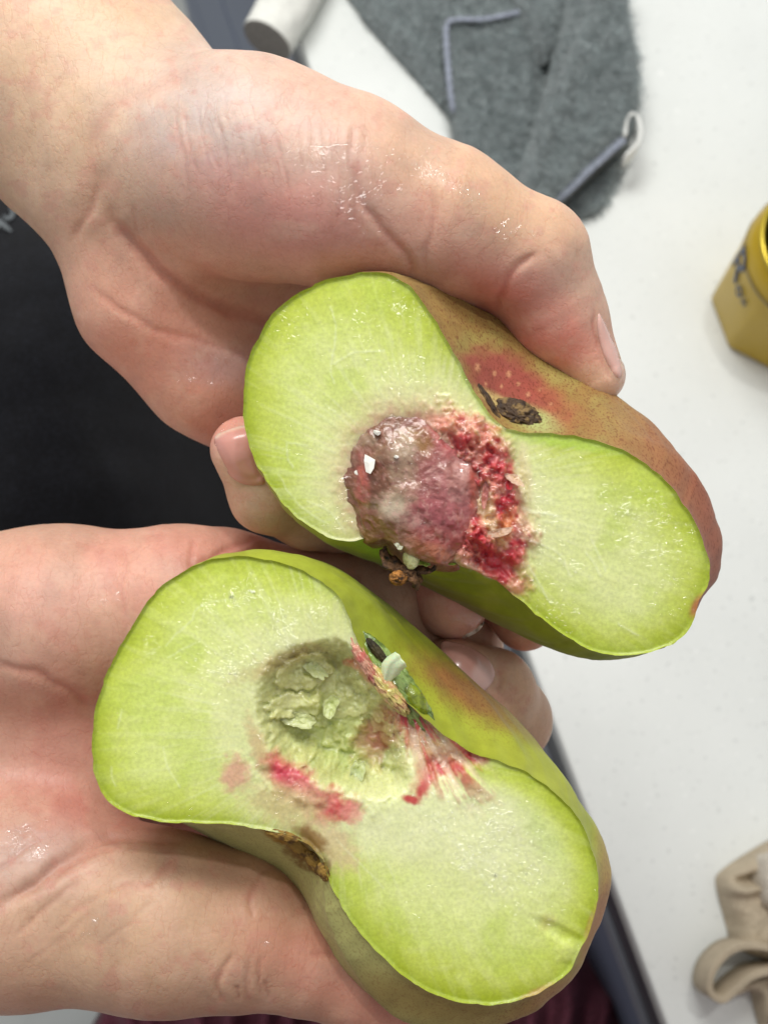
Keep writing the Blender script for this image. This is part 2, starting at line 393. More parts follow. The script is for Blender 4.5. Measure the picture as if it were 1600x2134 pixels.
# ------------------------------------------------------------------ PERSON: two hands and the black shirt behind them
person = thing('person', 'person in a black shirt holding one half of the cut fruit in each wet hand', 'person', onz(150, 800, 0))
GL = [
 (chain([(-420, -390, 240, 300), (200, 232, 226, 250)]) + chain([(200, 232, 226, 245), (330, 335, 220, 212)])
  + chain([(330, 335, 218, 208), (520, 350, 206, 204), (720, 402, 200, 196)])
  + chain([(250, 420, 222, 155), (310, 620, 224, 136), (440, 770, 230, 124), (560, 880, 240, 105)])
  + chain([(400, 450, 232, 200), (640, 700, 250, 170)]) + chain([(520, 520, 238, 190), (850, 780, 252, 150)]), 9.0),
 (chain([(720, 402, 200, 192), (920, 458, 200, 143), (1094, 530, 203, 118)]) + chain([(880, 545, 212, 96), (1040, 580, 212, 92)]), 5.0),
 (chain([(1112, 545, 204, 119), (1160, 655, 207, 98), (1244, 784, 208, 58)]), 3.0),
 (chain([(560, 880, 240, 95), (720, 1030, 240, 85), (700, 1080, 228, 74), (640, 1064, 219, 77), (560, 1030, 212, 78), (508, 936, 207, 69)]), 2.5),
 (chain([(640, 760, 248, 100), (800, 1050, 248, 88), (880, 1180, 234, 80), (942, 1262, 222, 72)]), 2.5),
 (chain([(760, 700, 250, 100), (950, 1080, 250, 88), (1040, 1210, 238, 78), (1092, 1290, 230, 66)]), 2.5),
 (chain([(850, 640, 250, 100), (1120, 880, 250, 88), (1200, 1060, 246, 76)]), 2.5)]
KL = 3.2
linesL = [
 ([(215, 420), (250, 480), (330, 560), (430, 625), (520, 660), (640, 690)], 13, 1.5),
 ([(180, 590), (260, 650), (340, 690), (450, 720), (560, 745)], 8, .35),
 ([(1034, 660), (1036, 625), (1058, 580), (1090, 545), (1120, 522)], 8, .75),
 ([(860, 590), (850, 540), (800, 480), (760, 430), (748, 370), (752, 310)], 8, .55),
 ([(735, 480), (742, 400), (730, 320), (738, 250)], 6, .3), ([(700, 470), (712, 400), (700, 330)], 5, .22),
 ([(880, 560), (895, 500), (905, 430), (895, 390)], 6, .35),
 ([(225, 420), (190, 330), (230, 230), (300, 190), (420, 140)], 20, .35), ([(130, 470), (210, 380), (260, 300), (330, 240)], 16, .18),
 ([(150, 500), (190, 430), (200, 380)], 9, .4),
 ([(270, 420), (290, 500), (340, 560)], 6, .25), ([(1130, 505), (1170, 508), (1200, 515)], 4, .08),
 ([(560, 1010), (600, 1000)], 8, .2),
 ([(1238, 640), (1240, 700), (1262, 770), (1278, 800)], 5, .5)]
for i in range(11):
    x0 = 365 + i * 21 + rng.uniform(-5, 5); y0 = 170 + rng.uniform(-10, 60) + i * 3
    linesL.append(([(x0, y0), (x0 + 8, y0 + 60), (x0 + 22, y0 + 120), (x0 + 30, y0 + 175 + rng.uniform(-30, 40))], 3.6, .17 + rng.uniform(0, .08)))
for i in range(7):
    x0 = 620 + i * 23 + rng.uniform(-4, 4); y0 = 215 + i * 8
    linesL.append(([(x0, y0), (x0 + 3, y0 + 60), (x0 + 6, y0 + 130 + rng.uniform(-20, 40))], 3.6, .16))
def paintL(px, py, V, N):
    n = n2(px, py, 60, 1); c = np.tile(lin((216, 182, 154)), (len(px), 1))
    c = mixc(c, (222, 178, 156), sm(250, 600, px + .3 * py) * .6)
    arm = 1 - sm(380, 560, px + py)
    c = mixc(c, (224, 190, 158), arm * .8)
    for cx, cy, rx, ry, an, cc, st in [
        (440, 240, 130, 110, 20, (214, 196, 188), .75), (430, 300, 90, 80, 0, (198, 184, 184), .55), (700, 330, 110, 90, 20, (214, 176, 168), .6),
        (540, 450, 150, 70, 20, (222, 150, 142), .75), (700, 500, 130, 60, 20, (214, 150, 142), .6), (330, 420, 90, 60, 30, (208, 176, 152), .5),
        (300, 680, 130, 110, 40, (226, 152, 132), .8), (420, 800, 120, 80, 40, (228, 158, 138), .7), (200, 550, 80, 80, 0, (216, 166, 142), .6),
        (500, 640, 160, 60, 25, (222, 166, 146), .7), (470, 760, 60, 30, 10, (196, 166, 172), .5),
        (1070, 660, 100, 60, 35, (232, 124, 118), .85), (1160, 700, 80, 60, 40, (230, 142, 126), .7), (1120, 560, 60, 40, 0, (222, 168, 158), .6),
        (930, 470, 110, 70, 20, (220, 162, 144), .6), (900, 340, 130, 50, 28, (226, 184, 150), .6), (1080, 430, 120, 60, 30, (224, 182, 146), .7),
        (980, 620, 90, 40, 20, (196, 120, 106), .5), (500, 900, 60, 40, 0, (214, 140, 128), .6), (560, 1060, 90, 60, 0, (206, 164, 138), .6),
        (940, 1260, 80, 80, 0, (214, 134, 122), .9), (1090, 1330, 70, 40, 0, (206, 132, 108), .8), (1230, 800, 40, 30, 0, (222, 176, 140), .6)]:
        c = mixc(c, cc, st * blob(px, py, cx, cy, rx * 1.35, ry * 1.35, an, .75, .18, 50))
    nb = n2(px, py, 110, 7, 3); c = mixc(c, (176, 150, 136), .35 * sm(.52, .75, nb)); c = mixc(c, (232, 196, 172), .3 * sm(.5, .7, n))
    c = mixc(c, (214, 150, 136), .35 * sm(.55, .72, n2(px, py, 24, 13)))
    wet = .05 + np.maximum.reduce([blob(px, py, *b, soft=.5, rag=.5, sc=20) for b in
        [(690, 350, 80, 40, 15), (760, 410, 50, 40, 0), (1060, 470, 50, 30, 10), (410, 790, 50, 14, 10), (500, 745, 50, 12, 0), (470, 890, 30, 30, 0), (960, 1290, 40, 25, 0), (1290, 780, 30, 50, 0), (950, 380, 90, 18, 25)]])
    return c, wet
handL = build_hand(GL, KL, (-122, -62, 172), (62, 132, 266), linesL, paintL, 'left hand with thumb over the upper half, palm pale and wet', person)
nail([(446, 915), (453, 904), (472, 895), (506, 886), (535, 890), (548, 950), (552, 1004), (530, 1012), (508, 1009), (490, 1001), (474, 985), (457, 955), (448, 935)], GL, KL, handL, (206, 148, 136), None, .3, [(450, 906), (470, 893), (506, 884), (530, 886)])
nail([(1244, 652), (1256, 664), (1270, 692), (1284, 725), (1294, 765), (1294, 785), (1284, 788), (1272, 770), (1258, 740), (1247, 700)], GL, KL, handL, (226, 182, 170), None, .5)
nail([(1004, 1290), (1008, 1300), (996, 1316), (975, 1328), (962, 1330), (978, 1317), (994, 1303)], GL, KL, handL, (210, 190, 176), None, .3)

GR = [
 (chain([(-330, 1340, 228, 230), (120, 1302, 220, 188), (380, 1262, 220, 150), (480, 1235, 223, 122)])
  + chain([(-330, 1560, 230, 270), (170, 1540, 232, 205), (420, 1500, 250, 170)])
  + chain([(-330, 1800, 226, 300), (40, 1870, 208, 202), (330, 1922, 202, 163), (480, 1938, 204, 150)]), 9.0),
 (chain([(480, 1235, 223, 118), (780, 1272, 228, 108), (960, 1350, 240, 88)]), 4.0),
 (chain([(330, 1922, 202, 160), (500, 1938, 204, 148), (620, 1978, 206, 124)]), 3.0),
 (chain([(620, 1978, 206, 122), (740, 2038, 207, 98), (862, 2122, 208, 74)]), 3.0),
 (chain([(350, 1480, 256, 130), (700, 1560, 256, 100), (960, 1560, 248, 90), (1060, 1500, 236, 86), (1022, 1442, 227, 88), (944, 1402, 220, 73)]), 2.5),
 (chain([(330, 1640, 258, 120), (700, 1720, 260, 92), (960, 1730, 254, 84)]), 2.5)]
KR = 3.2
linesR = [
 ([(-20, 1905), (60, 1850), (150, 1785), (220, 1745), (290, 1742), (400, 1742), (470, 1748)], 13, 1.7),
 ([(90, 1860), (150, 1800), (240, 1765)], 7, .5), ([(20, 1960), (110, 1880), (180, 1820)], 6, .35),
 ([(-20, 1385), (60, 1400), (140, 1435), (200, 1480)], 9, .55), ([(-20, 1830), (40, 1780), (100, 1740)], 6, .4),
 ([(270, 1300), (250, 1240), (262, 1180), (250, 1130)], 6, .35), ([(400, 1190), (400, 1150), (404, 1122)], 6, .4),
 ([(400, 1185), (450, 1155), (500, 1132), (540, 1120)], 7, .8), ([(470, 1170), (500, 1150), (540, 1140), (590, 1145)], 6, .7),
 ([(470, 2095), (455, 2060), (468, 2020), (490, 1985)], 6, .5), ([(520, 2100), (512, 2050), (520, 2000)], 6, .4), ([(500, 2090), (492, 2050)], 5, .5),
 ([(530, 1920), (520, 1880), (540, 1830), (570, 1800)], 6, .35), ([(560, 2090), (555, 2040)], 5, .4), ([(545, 2085), (540, 2030), (550, 1990)], 5, .35),
 ([(300, 1850), (360, 1790)], 7, .4), ([(740, 1290), (745, 1240), (750, 1190)], 6, .35), ([(100, 1960), (160, 1900), (220, 1860), (280, 1830)], 6, .25),
 ([(60, 2010), (140, 1950), (200, 1900)], 5, .2), ([(200, 1980), (260, 1930), (320, 1870)], 5, .2),
 ([(1035, 1395), (1042, 1420), (1030, 1446)], 6, .4), ([(640, 1990), (740, 2000), (800, 2060)], 8, .3)]
def paintR(px, py, V, N):
    n = n2(px, py, 70, 2); c = np.tile(lin((206, 164, 138)), (len(px), 1))  # base browner than the left hand, echoing its dimmer light
    for cx, cy, rx, ry, an, cc, st in [
        (120, 1220, 160, 80, 0, (222, 162, 144), .8), (330, 1180, 120, 60, 0, (220, 150, 136), .7), (100, 1330, 160, 80, 0, (204, 158, 144), .6),
        (100, 1500, 170, 80, 0, (190, 136, 116), .6), (60, 1640, 160, 90, 0, (204, 156, 142), .7), (150, 1600, 90, 160, 0, (206, 140, 124), .6),
        (60, 1790, 100, 60, -30, (200, 166, 158), .7), (250, 1690, 140, 40, 10, (196, 120, 106), .7), (300, 1960, 240, 110, 0, (202, 166, 134), .8),
        (620, 1900, 110, 100, 30, (206, 132, 112), .8), (700, 2020, 140, 60, 35, (204, 134, 114), .7), (850, 2100, 80, 60, 35, (208, 140, 122), .8),
        (600, 1170, 160, 40, 10, (202, 134, 124), .7), (760, 1260, 130, 80, 15, (176, 138, 118), .7), (960, 1420, 60, 60, 0, (208, 148, 132), .5),  # index finger colour darkened for the shade between the halves
        (1075, 1440, 50, 90, -20, (222, 178, 146), .9), (470, 1860, 140, 70, 20, (196, 156, 124), .6)]:
        c = mixc(c, cc, st * blob(px, py, cx, cy, rx * 1.3, ry * 1.3, an, .75, .18, 60))
    c = mixc(c, (160, 128, 112), .35 * sm(.5, .75, n2(px, py, 120, 8, 3))); c = mixc(c, (222, 180, 156), .3 * sm(.5, .7, n))
    c = mixc(c, (200, 132, 118), .35 * sm(.55, .72, n2(px, py, 26, 15)))
    wet = .04 + np.maximum.reduce([blob(px, py, *b, soft=.5, rag=.5, sc=20) for b in
        [(55, 1735, 45, 14, -25), (65, 1775, 30, 16, 0), (190, 1945, 26, 10, -10), (200, 1920, 22, 10, 0), (552, 1966, 14, 10, 0), (230, 1250, 20, 10, 0), (950, 1290, 30, 20, 0)]])
    return c, wet
handR = build_hand(GR, KR, (-122, -118, 172), (44, 12, 286), linesR, paintR, 'right hand with thumb along the lower half, in softer light', person)
nail([(918, 1344), (951, 1341), (979, 1349), (1008, 1367), (1024, 1384), (1031, 1406), (1024, 1427), (1006, 1445), (980, 1450), (950, 1440), (925, 1420)], GR, KR, handR, (208, 156, 146), (1006, 1408, 24, 30, 0), .3)
nail([(880, 2062), (905, 2084), (924, 2110), (932, 2150), (915, 2150), (908, 2115), (890, 2085)], GR, KR, handR, (212, 150, 138), None, .3)


def rivulet(parent, pts, groups, r):
    c = resample(pts, 50); c += np.stack([n2(c[:, 0], c[:, 1], 14, 2) - .5, n2(c[:, 0], c[:, 1], 14, 7) - .5], 1) * 10; d, _ = trace(c[:, 0], c[:, 1], groups, 3.2)
    Wc = P(c[:, 0], c[:, 1], d + .1); t = np.gradient(Wc, axis=0); t /= np.linalg.norm(t, axis=1)[:, None]; a = np.cross(t, AF); a /= np.linalg.norm(a, axis=1)[:, None]
    w = r * (.45 + 1.1 * n2(c[:, 0], c[:, 1], 9, 4)) * np.sqrt(np.sin(np.linspace(.05, math.pi - .05, 50))); th = np.linspace(0, 2 * math.pi, 8, endpoint=False)
    V = Wc[:, None] + a[:, None] * (w[:, None] * np.cos(th))[..., None] - AF * (w[:, None] * .5 * np.sin(th))[..., None]
    mesh('water_rivulet', V.reshape(-1, 3), [tuple(map(int, q)) for q in grid_faces(50, 8, True)] + [tuple(range(8))[::-1], tuple(range(392, 400))], M_WATER, parent)
rivulet(handL, [(604, 332), (618, 314), (660, 308), (720, 303), (765, 303), (790, 312)], GL, .42); rivulet(handL, [(878, 350), (905, 362), (934, 392)], GL, .25); rivulet(handL, [(606, 335), (612, 350), (620, 360)], GL, .25)
rivulet(handR, [(168, 1952), (176, 1945), (188, 1947)], GR, .4); rivulet(handR, [(66, 1742), (84, 1728)], GR, .3)
def drops(parent, groups, spots):
    p = []; sz = []; dr = []
    for cx, cy, sx_, sy_, n, s0 in spots:
        x = rng.normal(cx, sx_, n); y = rng.normal(cy, sy_, n); d, e = trace(x, y, groups, 3.2); ok = np.abs(e) < .5
        p.append(P(x, y, d + .03)[ok]); k = ok.sum(); q = rng.lognormal(math.log(s0 * 1.45), .4, k); sz.append(np.stack([q * rng.uniform(1, 2.0, k), q * .9, q * .2], 1)); dr.append(rng.uniform(-.6, 1.2, k))
    p = np.vstack(p); beads('water_glints', p, np.concatenate(dr), np.vstack(sz), np.ones((len(p), 3)), parent, M_WATER)
drops(handL, GL, [(700, 380, 45, 25, 50, .17), (745, 430, 20, 25, 30, .2), (1062, 478, 16, 12, 14, .32), (830, 320, 50, 14, 16, .17), (410, 792, 26, 6, 20, .15), (500, 745, 26, 5, 18, .2), (462, 890, 12, 10, 8, .2), (958, 1293, 12, 6, 18, .22), (640, 320, 30, 10, 14, .16), (800, 390, 24, 20, 20, .18)])
drops(handR, GR, [(55, 1730, 30, 14, 16, .3), (70, 1778, 14, 10, 14, .35), (198, 1922, 8, 6, 5, .3), (552, 1966, 6, 2, 4, .3), (230, 1250, 20, 10, 6, .22), (180, 1640, 80, 60, 14, .14)])

# black shirt front between the two arms
def shirt_mat():
    m = MB('black_cloth'); n = m.noise(900, 5); n0 = m.noise(60, 4)
    c = m.mix(L4((12, 13, 17)), L4((28, 30, 37)), m.ramp(n, [(.45, 0.0), (.75, 1.0)]))
    c = m.mix(c, m.ramp(n0, [(.3, .7), (.7, 1.25)]), 1.0, 'MULTIPLY')
    m.set(Base_Color=c, Roughness=.9, Normal=m.bump(n, .5, .001), Sheen_Weight=.08, Specular_IOR_Level=.2); return m.m
U, Vv = np.meshgrid(np.linspace(-1, 1, 90), np.linspace(-1, 1, 120), indexing='ij')
sx = -170 + 760 * U; sy = 860 + 620 * Vv
rr = np.sqrt(np.clip(U, 0, 1) ** 4 + np.clip(np.abs(Vv), 0, 1) ** 5)
dd = 395 + 190 * rr ** 1.6 + 14 * (n2(sx.ravel(), sy.ravel(), 260, 4, 3).reshape(U.shape) - .5) + 20 * np.sin(sx / 130 + sy / 330 + 2 * n2(sx.ravel(), sy.ravel(), 300, 2).reshape(U.shape)) * .25
top = P(sx.ravel(), sy.ravel(), dd.ravel()); fq = grid_faces(90, 120); bot = top + np.array([0, 0, -40.0]); m_ = len(top)
idg = np.arange(m_).reshape(90, 120); edge = np.concatenate([idg[0, :-1], idg[:-1, -1], idg[-1, :0:-1], idg[:0:-1, 0]])
side = np.stack([edge, edge + m_, np.roll(edge, -1) + m_, np.roll(edge, -1)], 1)
shirt = mesh('shirt', np.vstack([top, bot]), np.vstack([fq, fq[:, ::-1] + m_, side]), shirt_mat(), person, label='black shirt front with grey lettering at the left edge')
def strokes(name, sts, depthf, w, mat, parent, th=.6):
    VV = []; FF = []
    for pts in sts:
        c = resample(pts, 40); t = np.gradient(c, axis=0); nrm = np.stack([-t[:, 1], t[:, 0]], 1); nrm /= np.linalg.norm(nrm, axis=1)[:, None]
        ww = w * (.75 + .5 * n2(c[:, 0], c[:, 1], 12))[:, None] * np.sqrt(np.sin(np.linspace(.15, math.pi - .15, 40)))[:, None]
        a = c + nrm * ww; b = c - nrm * ww; o = len(VV) and sum(len(v) for v in VV)
        A = P(a[:, 0], a[:, 1], depthf(a[:, 0], a[:, 1])); B = P(b[:, 0], b[:, 1], depthf(b[:, 0], b[:, 1]))
        VV.append(np.concatenate([A, B, B + AF * th, A + AF * th])); f = grid_faces(4, 40, False)
        FF.append(f + o); f2 = np.stack([np.arange(39) + 120, np.arange(1, 40) + 120, np.arange(1, 40), np.arange(39)], 1); FF.append(f2 + o)
    return mesh(name, np.vstack(VV), np.vstack(FF), mat, parent)
shirt_d = lambda x, y: np.array([dd.ravel()[np.argmin((sx.ravel() - a) ** 2 + (sy.ravel() - b) ** 2)] for a, b in zip(x, y)]) - 1.6
strokes('printed_letters', [[(-14, 400), (8, 402), (22, 420), (26, 445), (16, 455), (6, 448)], [(-20, 448), (0, 462), (14, 474), (24, 482)], [(-20, 500), (-12, 480), (-2, 468)]], shirt_d, 5.5, simple('grey_print', (104, 110, 114), .7), shirt)

# ------------------------------------------------------------------ PEACH HALVES
class Half:
    def __init__(s, Lp, Rp, dc, grad, bulge, k, axis, bump_seed, offs):
        s.L = resample(Lp, 220); s.R = resample(Rp, 220); s.dc = dc; s.grad = grad
        for C_ in (s.L, s.R): w_ = np.minimum(1, np.minimum(np.arange(220), np.arange(220)[::-1]) / 10)[:, None]; C_ += (np.stack([n2(C_[:, 0], C_[:, 1], 26, 51, 4), n2(C_[:, 0], C_[:, 1], 26, 57, 4)], 1) - .5) * 9 * w_
        s.c = (s.L.mean(0) + s.R.mean(0)) / 2
        Lm = s.mm(s.L); Rm = s.mm(s.R); cm = s.mm(s.c[None])[0]
        ph = np.linspace(0, math.pi, 110); sn = np.sin(ph)[None, :, None]; cs = np.cos(ph)[None, :, None]
        # ease the meridian spacing and round the body like a solid of revolution
        base = ((Lm + Rm) / 2)[:, None] + ((Rm - Lm) / 2)[:, None] * cs
        ax = np.array(axis, float); ax[1] *= -1; ax /= np.linalg.norm(ax)
        wid = np.linalg.norm(Rm - Lm, axis=1); w = np.clip(wid / wid.max(), 0, 1)
        u = np.linspace(0, 1, 220); bl = np.where(u < .5, bulge[0], bulge[1])
        bl = bulge[0] + (bulge[1] - bulge[0]) * sm(.3, .7, u)
        sgn = (base - cm) @ ax
        base = base + (sgn * (bl * w ** .8)[:, None] * np.sin(ph)[None])[..., None] * ax
        kk_ = np.hanning(31); kk_ /= kk_.sum(); Rp = np.pad(Rm, ((15, 15), (0, 0)), 'edge'); Rs = np.stack([np.convolve(Rp[:, i], kk_, 'valid') for i in (0, 1)], 1); T_ = np.gradient(Rs, axis=0); O_ = np.stack([T_[:, 1], -T_[:, 0]], 1); O_ /= np.linalg.norm(O_, axis=1)[:, None]
        rc = Rm[60:160].mean(0) * .5 + Rm.mean(0) * .5; O_ *= np.sign(((Rm - rc) * O_).sum(1).mean())
        off = np.interp(u, [a for a, b in offs], [b for a, b in offs]) * sm(0, .06, u) * (1 - sm(.94, 1, u))
        prof_ = sm(0, .34, ph) * (1 - sm(.75, 1.75, ph))
        base = base + O_[:, None] * (off[:, None] * prof_[None])[..., None]
        D = (wid / 2 * k)[:, None] * np.sin(ph)[None]
        dep = s.plane_mm(base) + D
        X = np.concatenate([base, dep[..., None]], -1).reshape(-1, 3)
        Fq = grid_faces(220, 110); N = normals(X, Fq)
        if (N[:, 2].mean()) < 0: N = -N
        fade = (np.minimum(np.sin(ph), .25) * 4)[None] * np.ones((220, 1))
        X += N * ((fbm(X / 14 + bump_seed, 3) - .5) * 1.6 * fade.ravel())[:, None]
        s.X = X; s.Fq = Fq; s.px = 800 + X[:, 0] / X[:, 2] * F; s.py = 1067 - X[:, 1] / X[:, 2] * F
        s.outline = np.vstack([s.L, s.R[::-1][1:-1]])
    def mm(s, q): return np.stack([(q[..., 0] - 800) * s.pd(q) / F, (1067 - q[..., 1]) * s.pd(q) / F], -1)
    def pd(s, q): # depth of the cut plane at a pixel
        return s.dc + s.grad[0] * (q[..., 0] - s.c[0]) + s.grad[1] * (q[..., 1] - s.c[1])
    def plane_mm(s, b):
        # same plane, expressed from millimetre coordinates (few fixed-point steps)
        d = np.full(b.shape[:-1], s.dc)
        for _ in range(6):
            q = np.stack([800 + b[..., 0] / d * F, 1067 - b[..., 1] / d * F], -1); d = s.pd(q)
        return d
    def skin_depth(s, x, y, r=9):
        k = (s.px - x) ** 2 + (s.py - y) ** 2; m = k < r * r
        return s.X[m, 2].min() if m.any() else s.X[np.argmin(k), 2]
def cls(name, pts, n, base, parent, amp=.25): pass

S1 = (868, 1148); B1 = (1052, 892)
L1 = [S1, (835, 1128), (805, 1108), (778, 1114), (742, 1127), (700, 1124), (655, 1104), (610, 1070), (565, 1018), (533, 965), (514, 915), (507, 850), (512, 780), (530, 720), (560, 667), (600, 626), (650, 595), (705, 576), (760, 567), (808, 571), (848, 592), (880, 628), (910, 674), (940, 724), (965, 772), (988, 814), (1008, 846), (1028, 872), B1]
R1 = [S1, (905, 1158), (935, 1166), (965, 1180), (1000, 1196), (1035, 1212), (1068, 1238), (1105, 1270), (1145, 1302), (1188, 1332), (1232, 1354), (1282, 1366), (1340, 1362), (1398, 1344), (1438, 1308), (1450, 1270), (1468, 1232), (1479, 1195), (1472, 1150), (1452, 1098), (1420, 1044), (1375, 993), (1322, 952), (1262, 924), (1202, 910), (1148, 904), (1100, 902), B1]
H1 = Half(L1, R1, 190, (-.004, .012), (.34, .76), .86, (.576, -.818), 3.1, [(0, .5), (.2, 1.2), (.35, 2.4), (.45, 3.5), (.55, 6.5), (.68, 4.4), (.78, 2.0), (.88, .5), (1, .0)])
S2 = (812, 1430); B2 = (672, 1792)
L2 = [S2, (785, 1400), (758, 1362), (737, 1322), (728, 1282), (700, 1238), (650, 1200), (600, 1178), (540, 1163), (480, 1160), (420, 1172), (362, 1202), (312, 1248), (270, 1312), (232, 1382), (205, 1455), (192, 1530), (194, 1592), (207, 1642), (235, 1680), (275, 1700), (332, 1711), (400, 1715), (470, 1718), (530, 1726), (590, 1738), (640, 1760), B2]
R2 = [S2, (850, 1468), (900, 1512), (945, 1545), (990, 1572), (1040, 1588), (1092, 1608), (1142, 1642), (1190, 1686), (1220, 1732), (1240, 1792), (1246, 1850), (1240, 1902), (1224, 1950), (1205, 1990), (1178, 2032), (1125, 2068), (1065, 2089), (1005, 2095), (940, 2085), (880, 2060), (830, 2026), (780, 1976), (732, 1922), (702, 1872), (685, 1832), B2]
H2 = Half(L2, R2, 184, (.004, .002), (.36, .30), .86, (.576, -.818), 8.7, [(0, 0), (.25, .3), (.35, 1.8), (.45, 7.0), (.6, 9.5), (.75, 8.8), (.9, 4.0), (1, 0)])
peach1 = thing('peach_half', 'upper half of a cut green peach with the red pit still in it', 'peach half', P(950, 1010, 232))
peach2 = thing('peach_half', 'lower half of a cut green peach with an empty torn pit hollow', 'peach half', P(720, 1620, 228))

def skin1():
    px, py = H1.px, H1.py; q = np.stack([px, py], 1); n = n2(px, py, 60, 2); nf = n2(px, py, 18, 6)
    # side towards the blossom end is blushed, stem side stays green
    t = (px - 950) * .576 - (py - 1010) * .818
    c = np.tile(lin((136, 146, 34)), (len(px), 1)); up = sm(-60, 40, t)
    c = mixc(c, (156, 124, 70), up * .95)
    c = mixc(c, (162, 150, 82), up * .7 * sm(.5, .68, n))
    c = mixc(c, (160, 104, 74), up * .75 * sm(1180, 1380, px))
    c = mixc(c, (148, 84, 68), .8 * sm(1360, 1480, px) * sm(-160, 0, t))
    c = mixc(c, (168, 172, 60), (1 - up) * .5 * sm(.5, .7, n)); c = mixc(c, (120, 98, 56), (1 - up) * .7 * blob(px, py, 950, 1260, 130, 22, 30, .8))
    c = mixc(c, (150, 190, 60), .8 * blob(px, py, 790, 1130, 60, 35, 30, .6)); c = mixc(c, (108, 124, 30), .5 * blob(px, py, 1200, 1362, 160, 16, 12, .8))
    c = mixc(c, (176, 172, 84), .8 * (1 - sm(520, 760, px)) ); c = mixc(c, (150, 66, 66), .85 * blob(px, py, 1050, 790, 95, 52, 32, .45, .5, 22)); c = mixc(c, (164, 78, 64), .7 * blob(px, py, 1130, 838, 80, 36, 32, .6, .4, 18))
    c = mixc(c, (176, 188, 118), .85 * blob(px, py, 1110, 872, 50, 22, 20, .6, .3)); c = mixc(c, (206, 186, 120), .8 * blob(px, py, 1040, 838, 50, 12, 30, .6))
    for x, y, r in [(995, 765, 6), (1030, 778, 4), (1060, 779, 5), (1012, 800, 3), (1080, 800, 3), (1100, 822, 4), (1045, 805, 3), (1125, 812, 3), (1148, 842, 3)]: c = mixc(c, (206, 150, 110), .75 * blob(px, py, x, y, r, r * 1.3, 0, .5))
    c = mixc(c, (150, 62, 60), .7 * blob(px, py, 1462, 1262, 22, 30, -50, .5, .4)); c = c * (.9 + .2 * nf)[:, None]
    sp = up * .9 + .1 + .5 * blob(px, py, 1400, 1000, 150, 80, 45, .7)
    return mesh('peel', cam2world(H1.X), H1.Fq if flipH1 else H1.Fq[:, ::-1], M_PSKIN, peach1, c, {'speck': np.clip(sp, 0, 1)}, label='blushed peel, green near the stem and red near the dark scar')
def skin2():
    px, py = H2.px, H2.py; n = n2(px, py, 60, 2); t = (px - 720) * .576 - (py - 1620) * .818
    c = np.tile(lin((166, 178, 52)), (len(px), 1)); lo = 1 - sm(-150, -40, t)
    c = mixc(c, (184, 180, 122), lo * .8); c = mixc(c, (150, 158, 34), (1 - lo) * .7 * sm(.42, .62, n)); c = mixc(c, (172, 178, 64), (1 - lo) * .7 * blob(px, py, 1060, 1560, 190, 40, 33, .7))
    c = mixc(c, (176, 176, 84), .8 * (1 - sm(300, 560, px)) * sm(1000, 1100, 2600 - py)); c = mixc(c, (148, 92, 60), .9 * blob(px, py, 970, 1440, 120, 36, 33, .7, .3, 20)); c = mixc(c, (146, 118, 70), .6 * blob(px, py, 1070, 1500, 110, 22, 33, .7, .3))
    c = mixc(c, (180, 144, 84), .8 * sm(1225, 1262, px) * sm(1600, 1800, py)); c = mixc(c, (170, 108, 78), .8 * blob(px, py, 1240, 1930, 34, 90, 18, .6, .4))
    c = mixc(c, (168, 124, 80), .9 * blob(px, py, 1150, 2085, 130, 34, -35, .6, .3)); c = mixc(c, (150, 128, 72), .8 * blob(px, py, 900, 2090, 260, 50, 10, .7))
    c = mixc(c, (112, 78, 24), .9 * blob(px, py, 625, 1775, 62, 22, 42, .35, .7, 12)); c = mixc(c, (150, 112, 22), .8 * blob(px, py, 580, 1742, 40, 12, 25, .4, .8, 10))
    c = mixc(c, (66, 86, 24), .85 * blob(px, py, 790, 1350, 18, 5, 60, .4))
    c = c * (.9 + .2 * n2(px, py, 18, 6))[:, None]
    sp = .12 + .7 * blob(px, py, 980, 1450, 140, 50, 33, .7) + .6 * sm(1210, 1270, px) + .5 * blob(px, py, 1150, 2090, 170, 50, -30, .7) + .35 * lo
    return mesh('peel', cam2world(H2.X), H2.Fq if flipH2 else H2.Fq[:, ::-1], M_PSKIN, peach2, c, {'speck': np.clip(sp, 0, 1)}, label='yellow green peel with a brown blush')
def outward(H):
    W3 = cam2world(H.X); N = normals(W3, H.Fq); c = cam2world(np.array([[*H.mm(H.c[None])[0], H.dc + 10]]))[0]
    return ((W3 - c) * N).sum(1).mean() > 0
flipH1 = outward(H1); flipH2 = outward(H2)
peel1 = skin1(); peel2 = skin2()

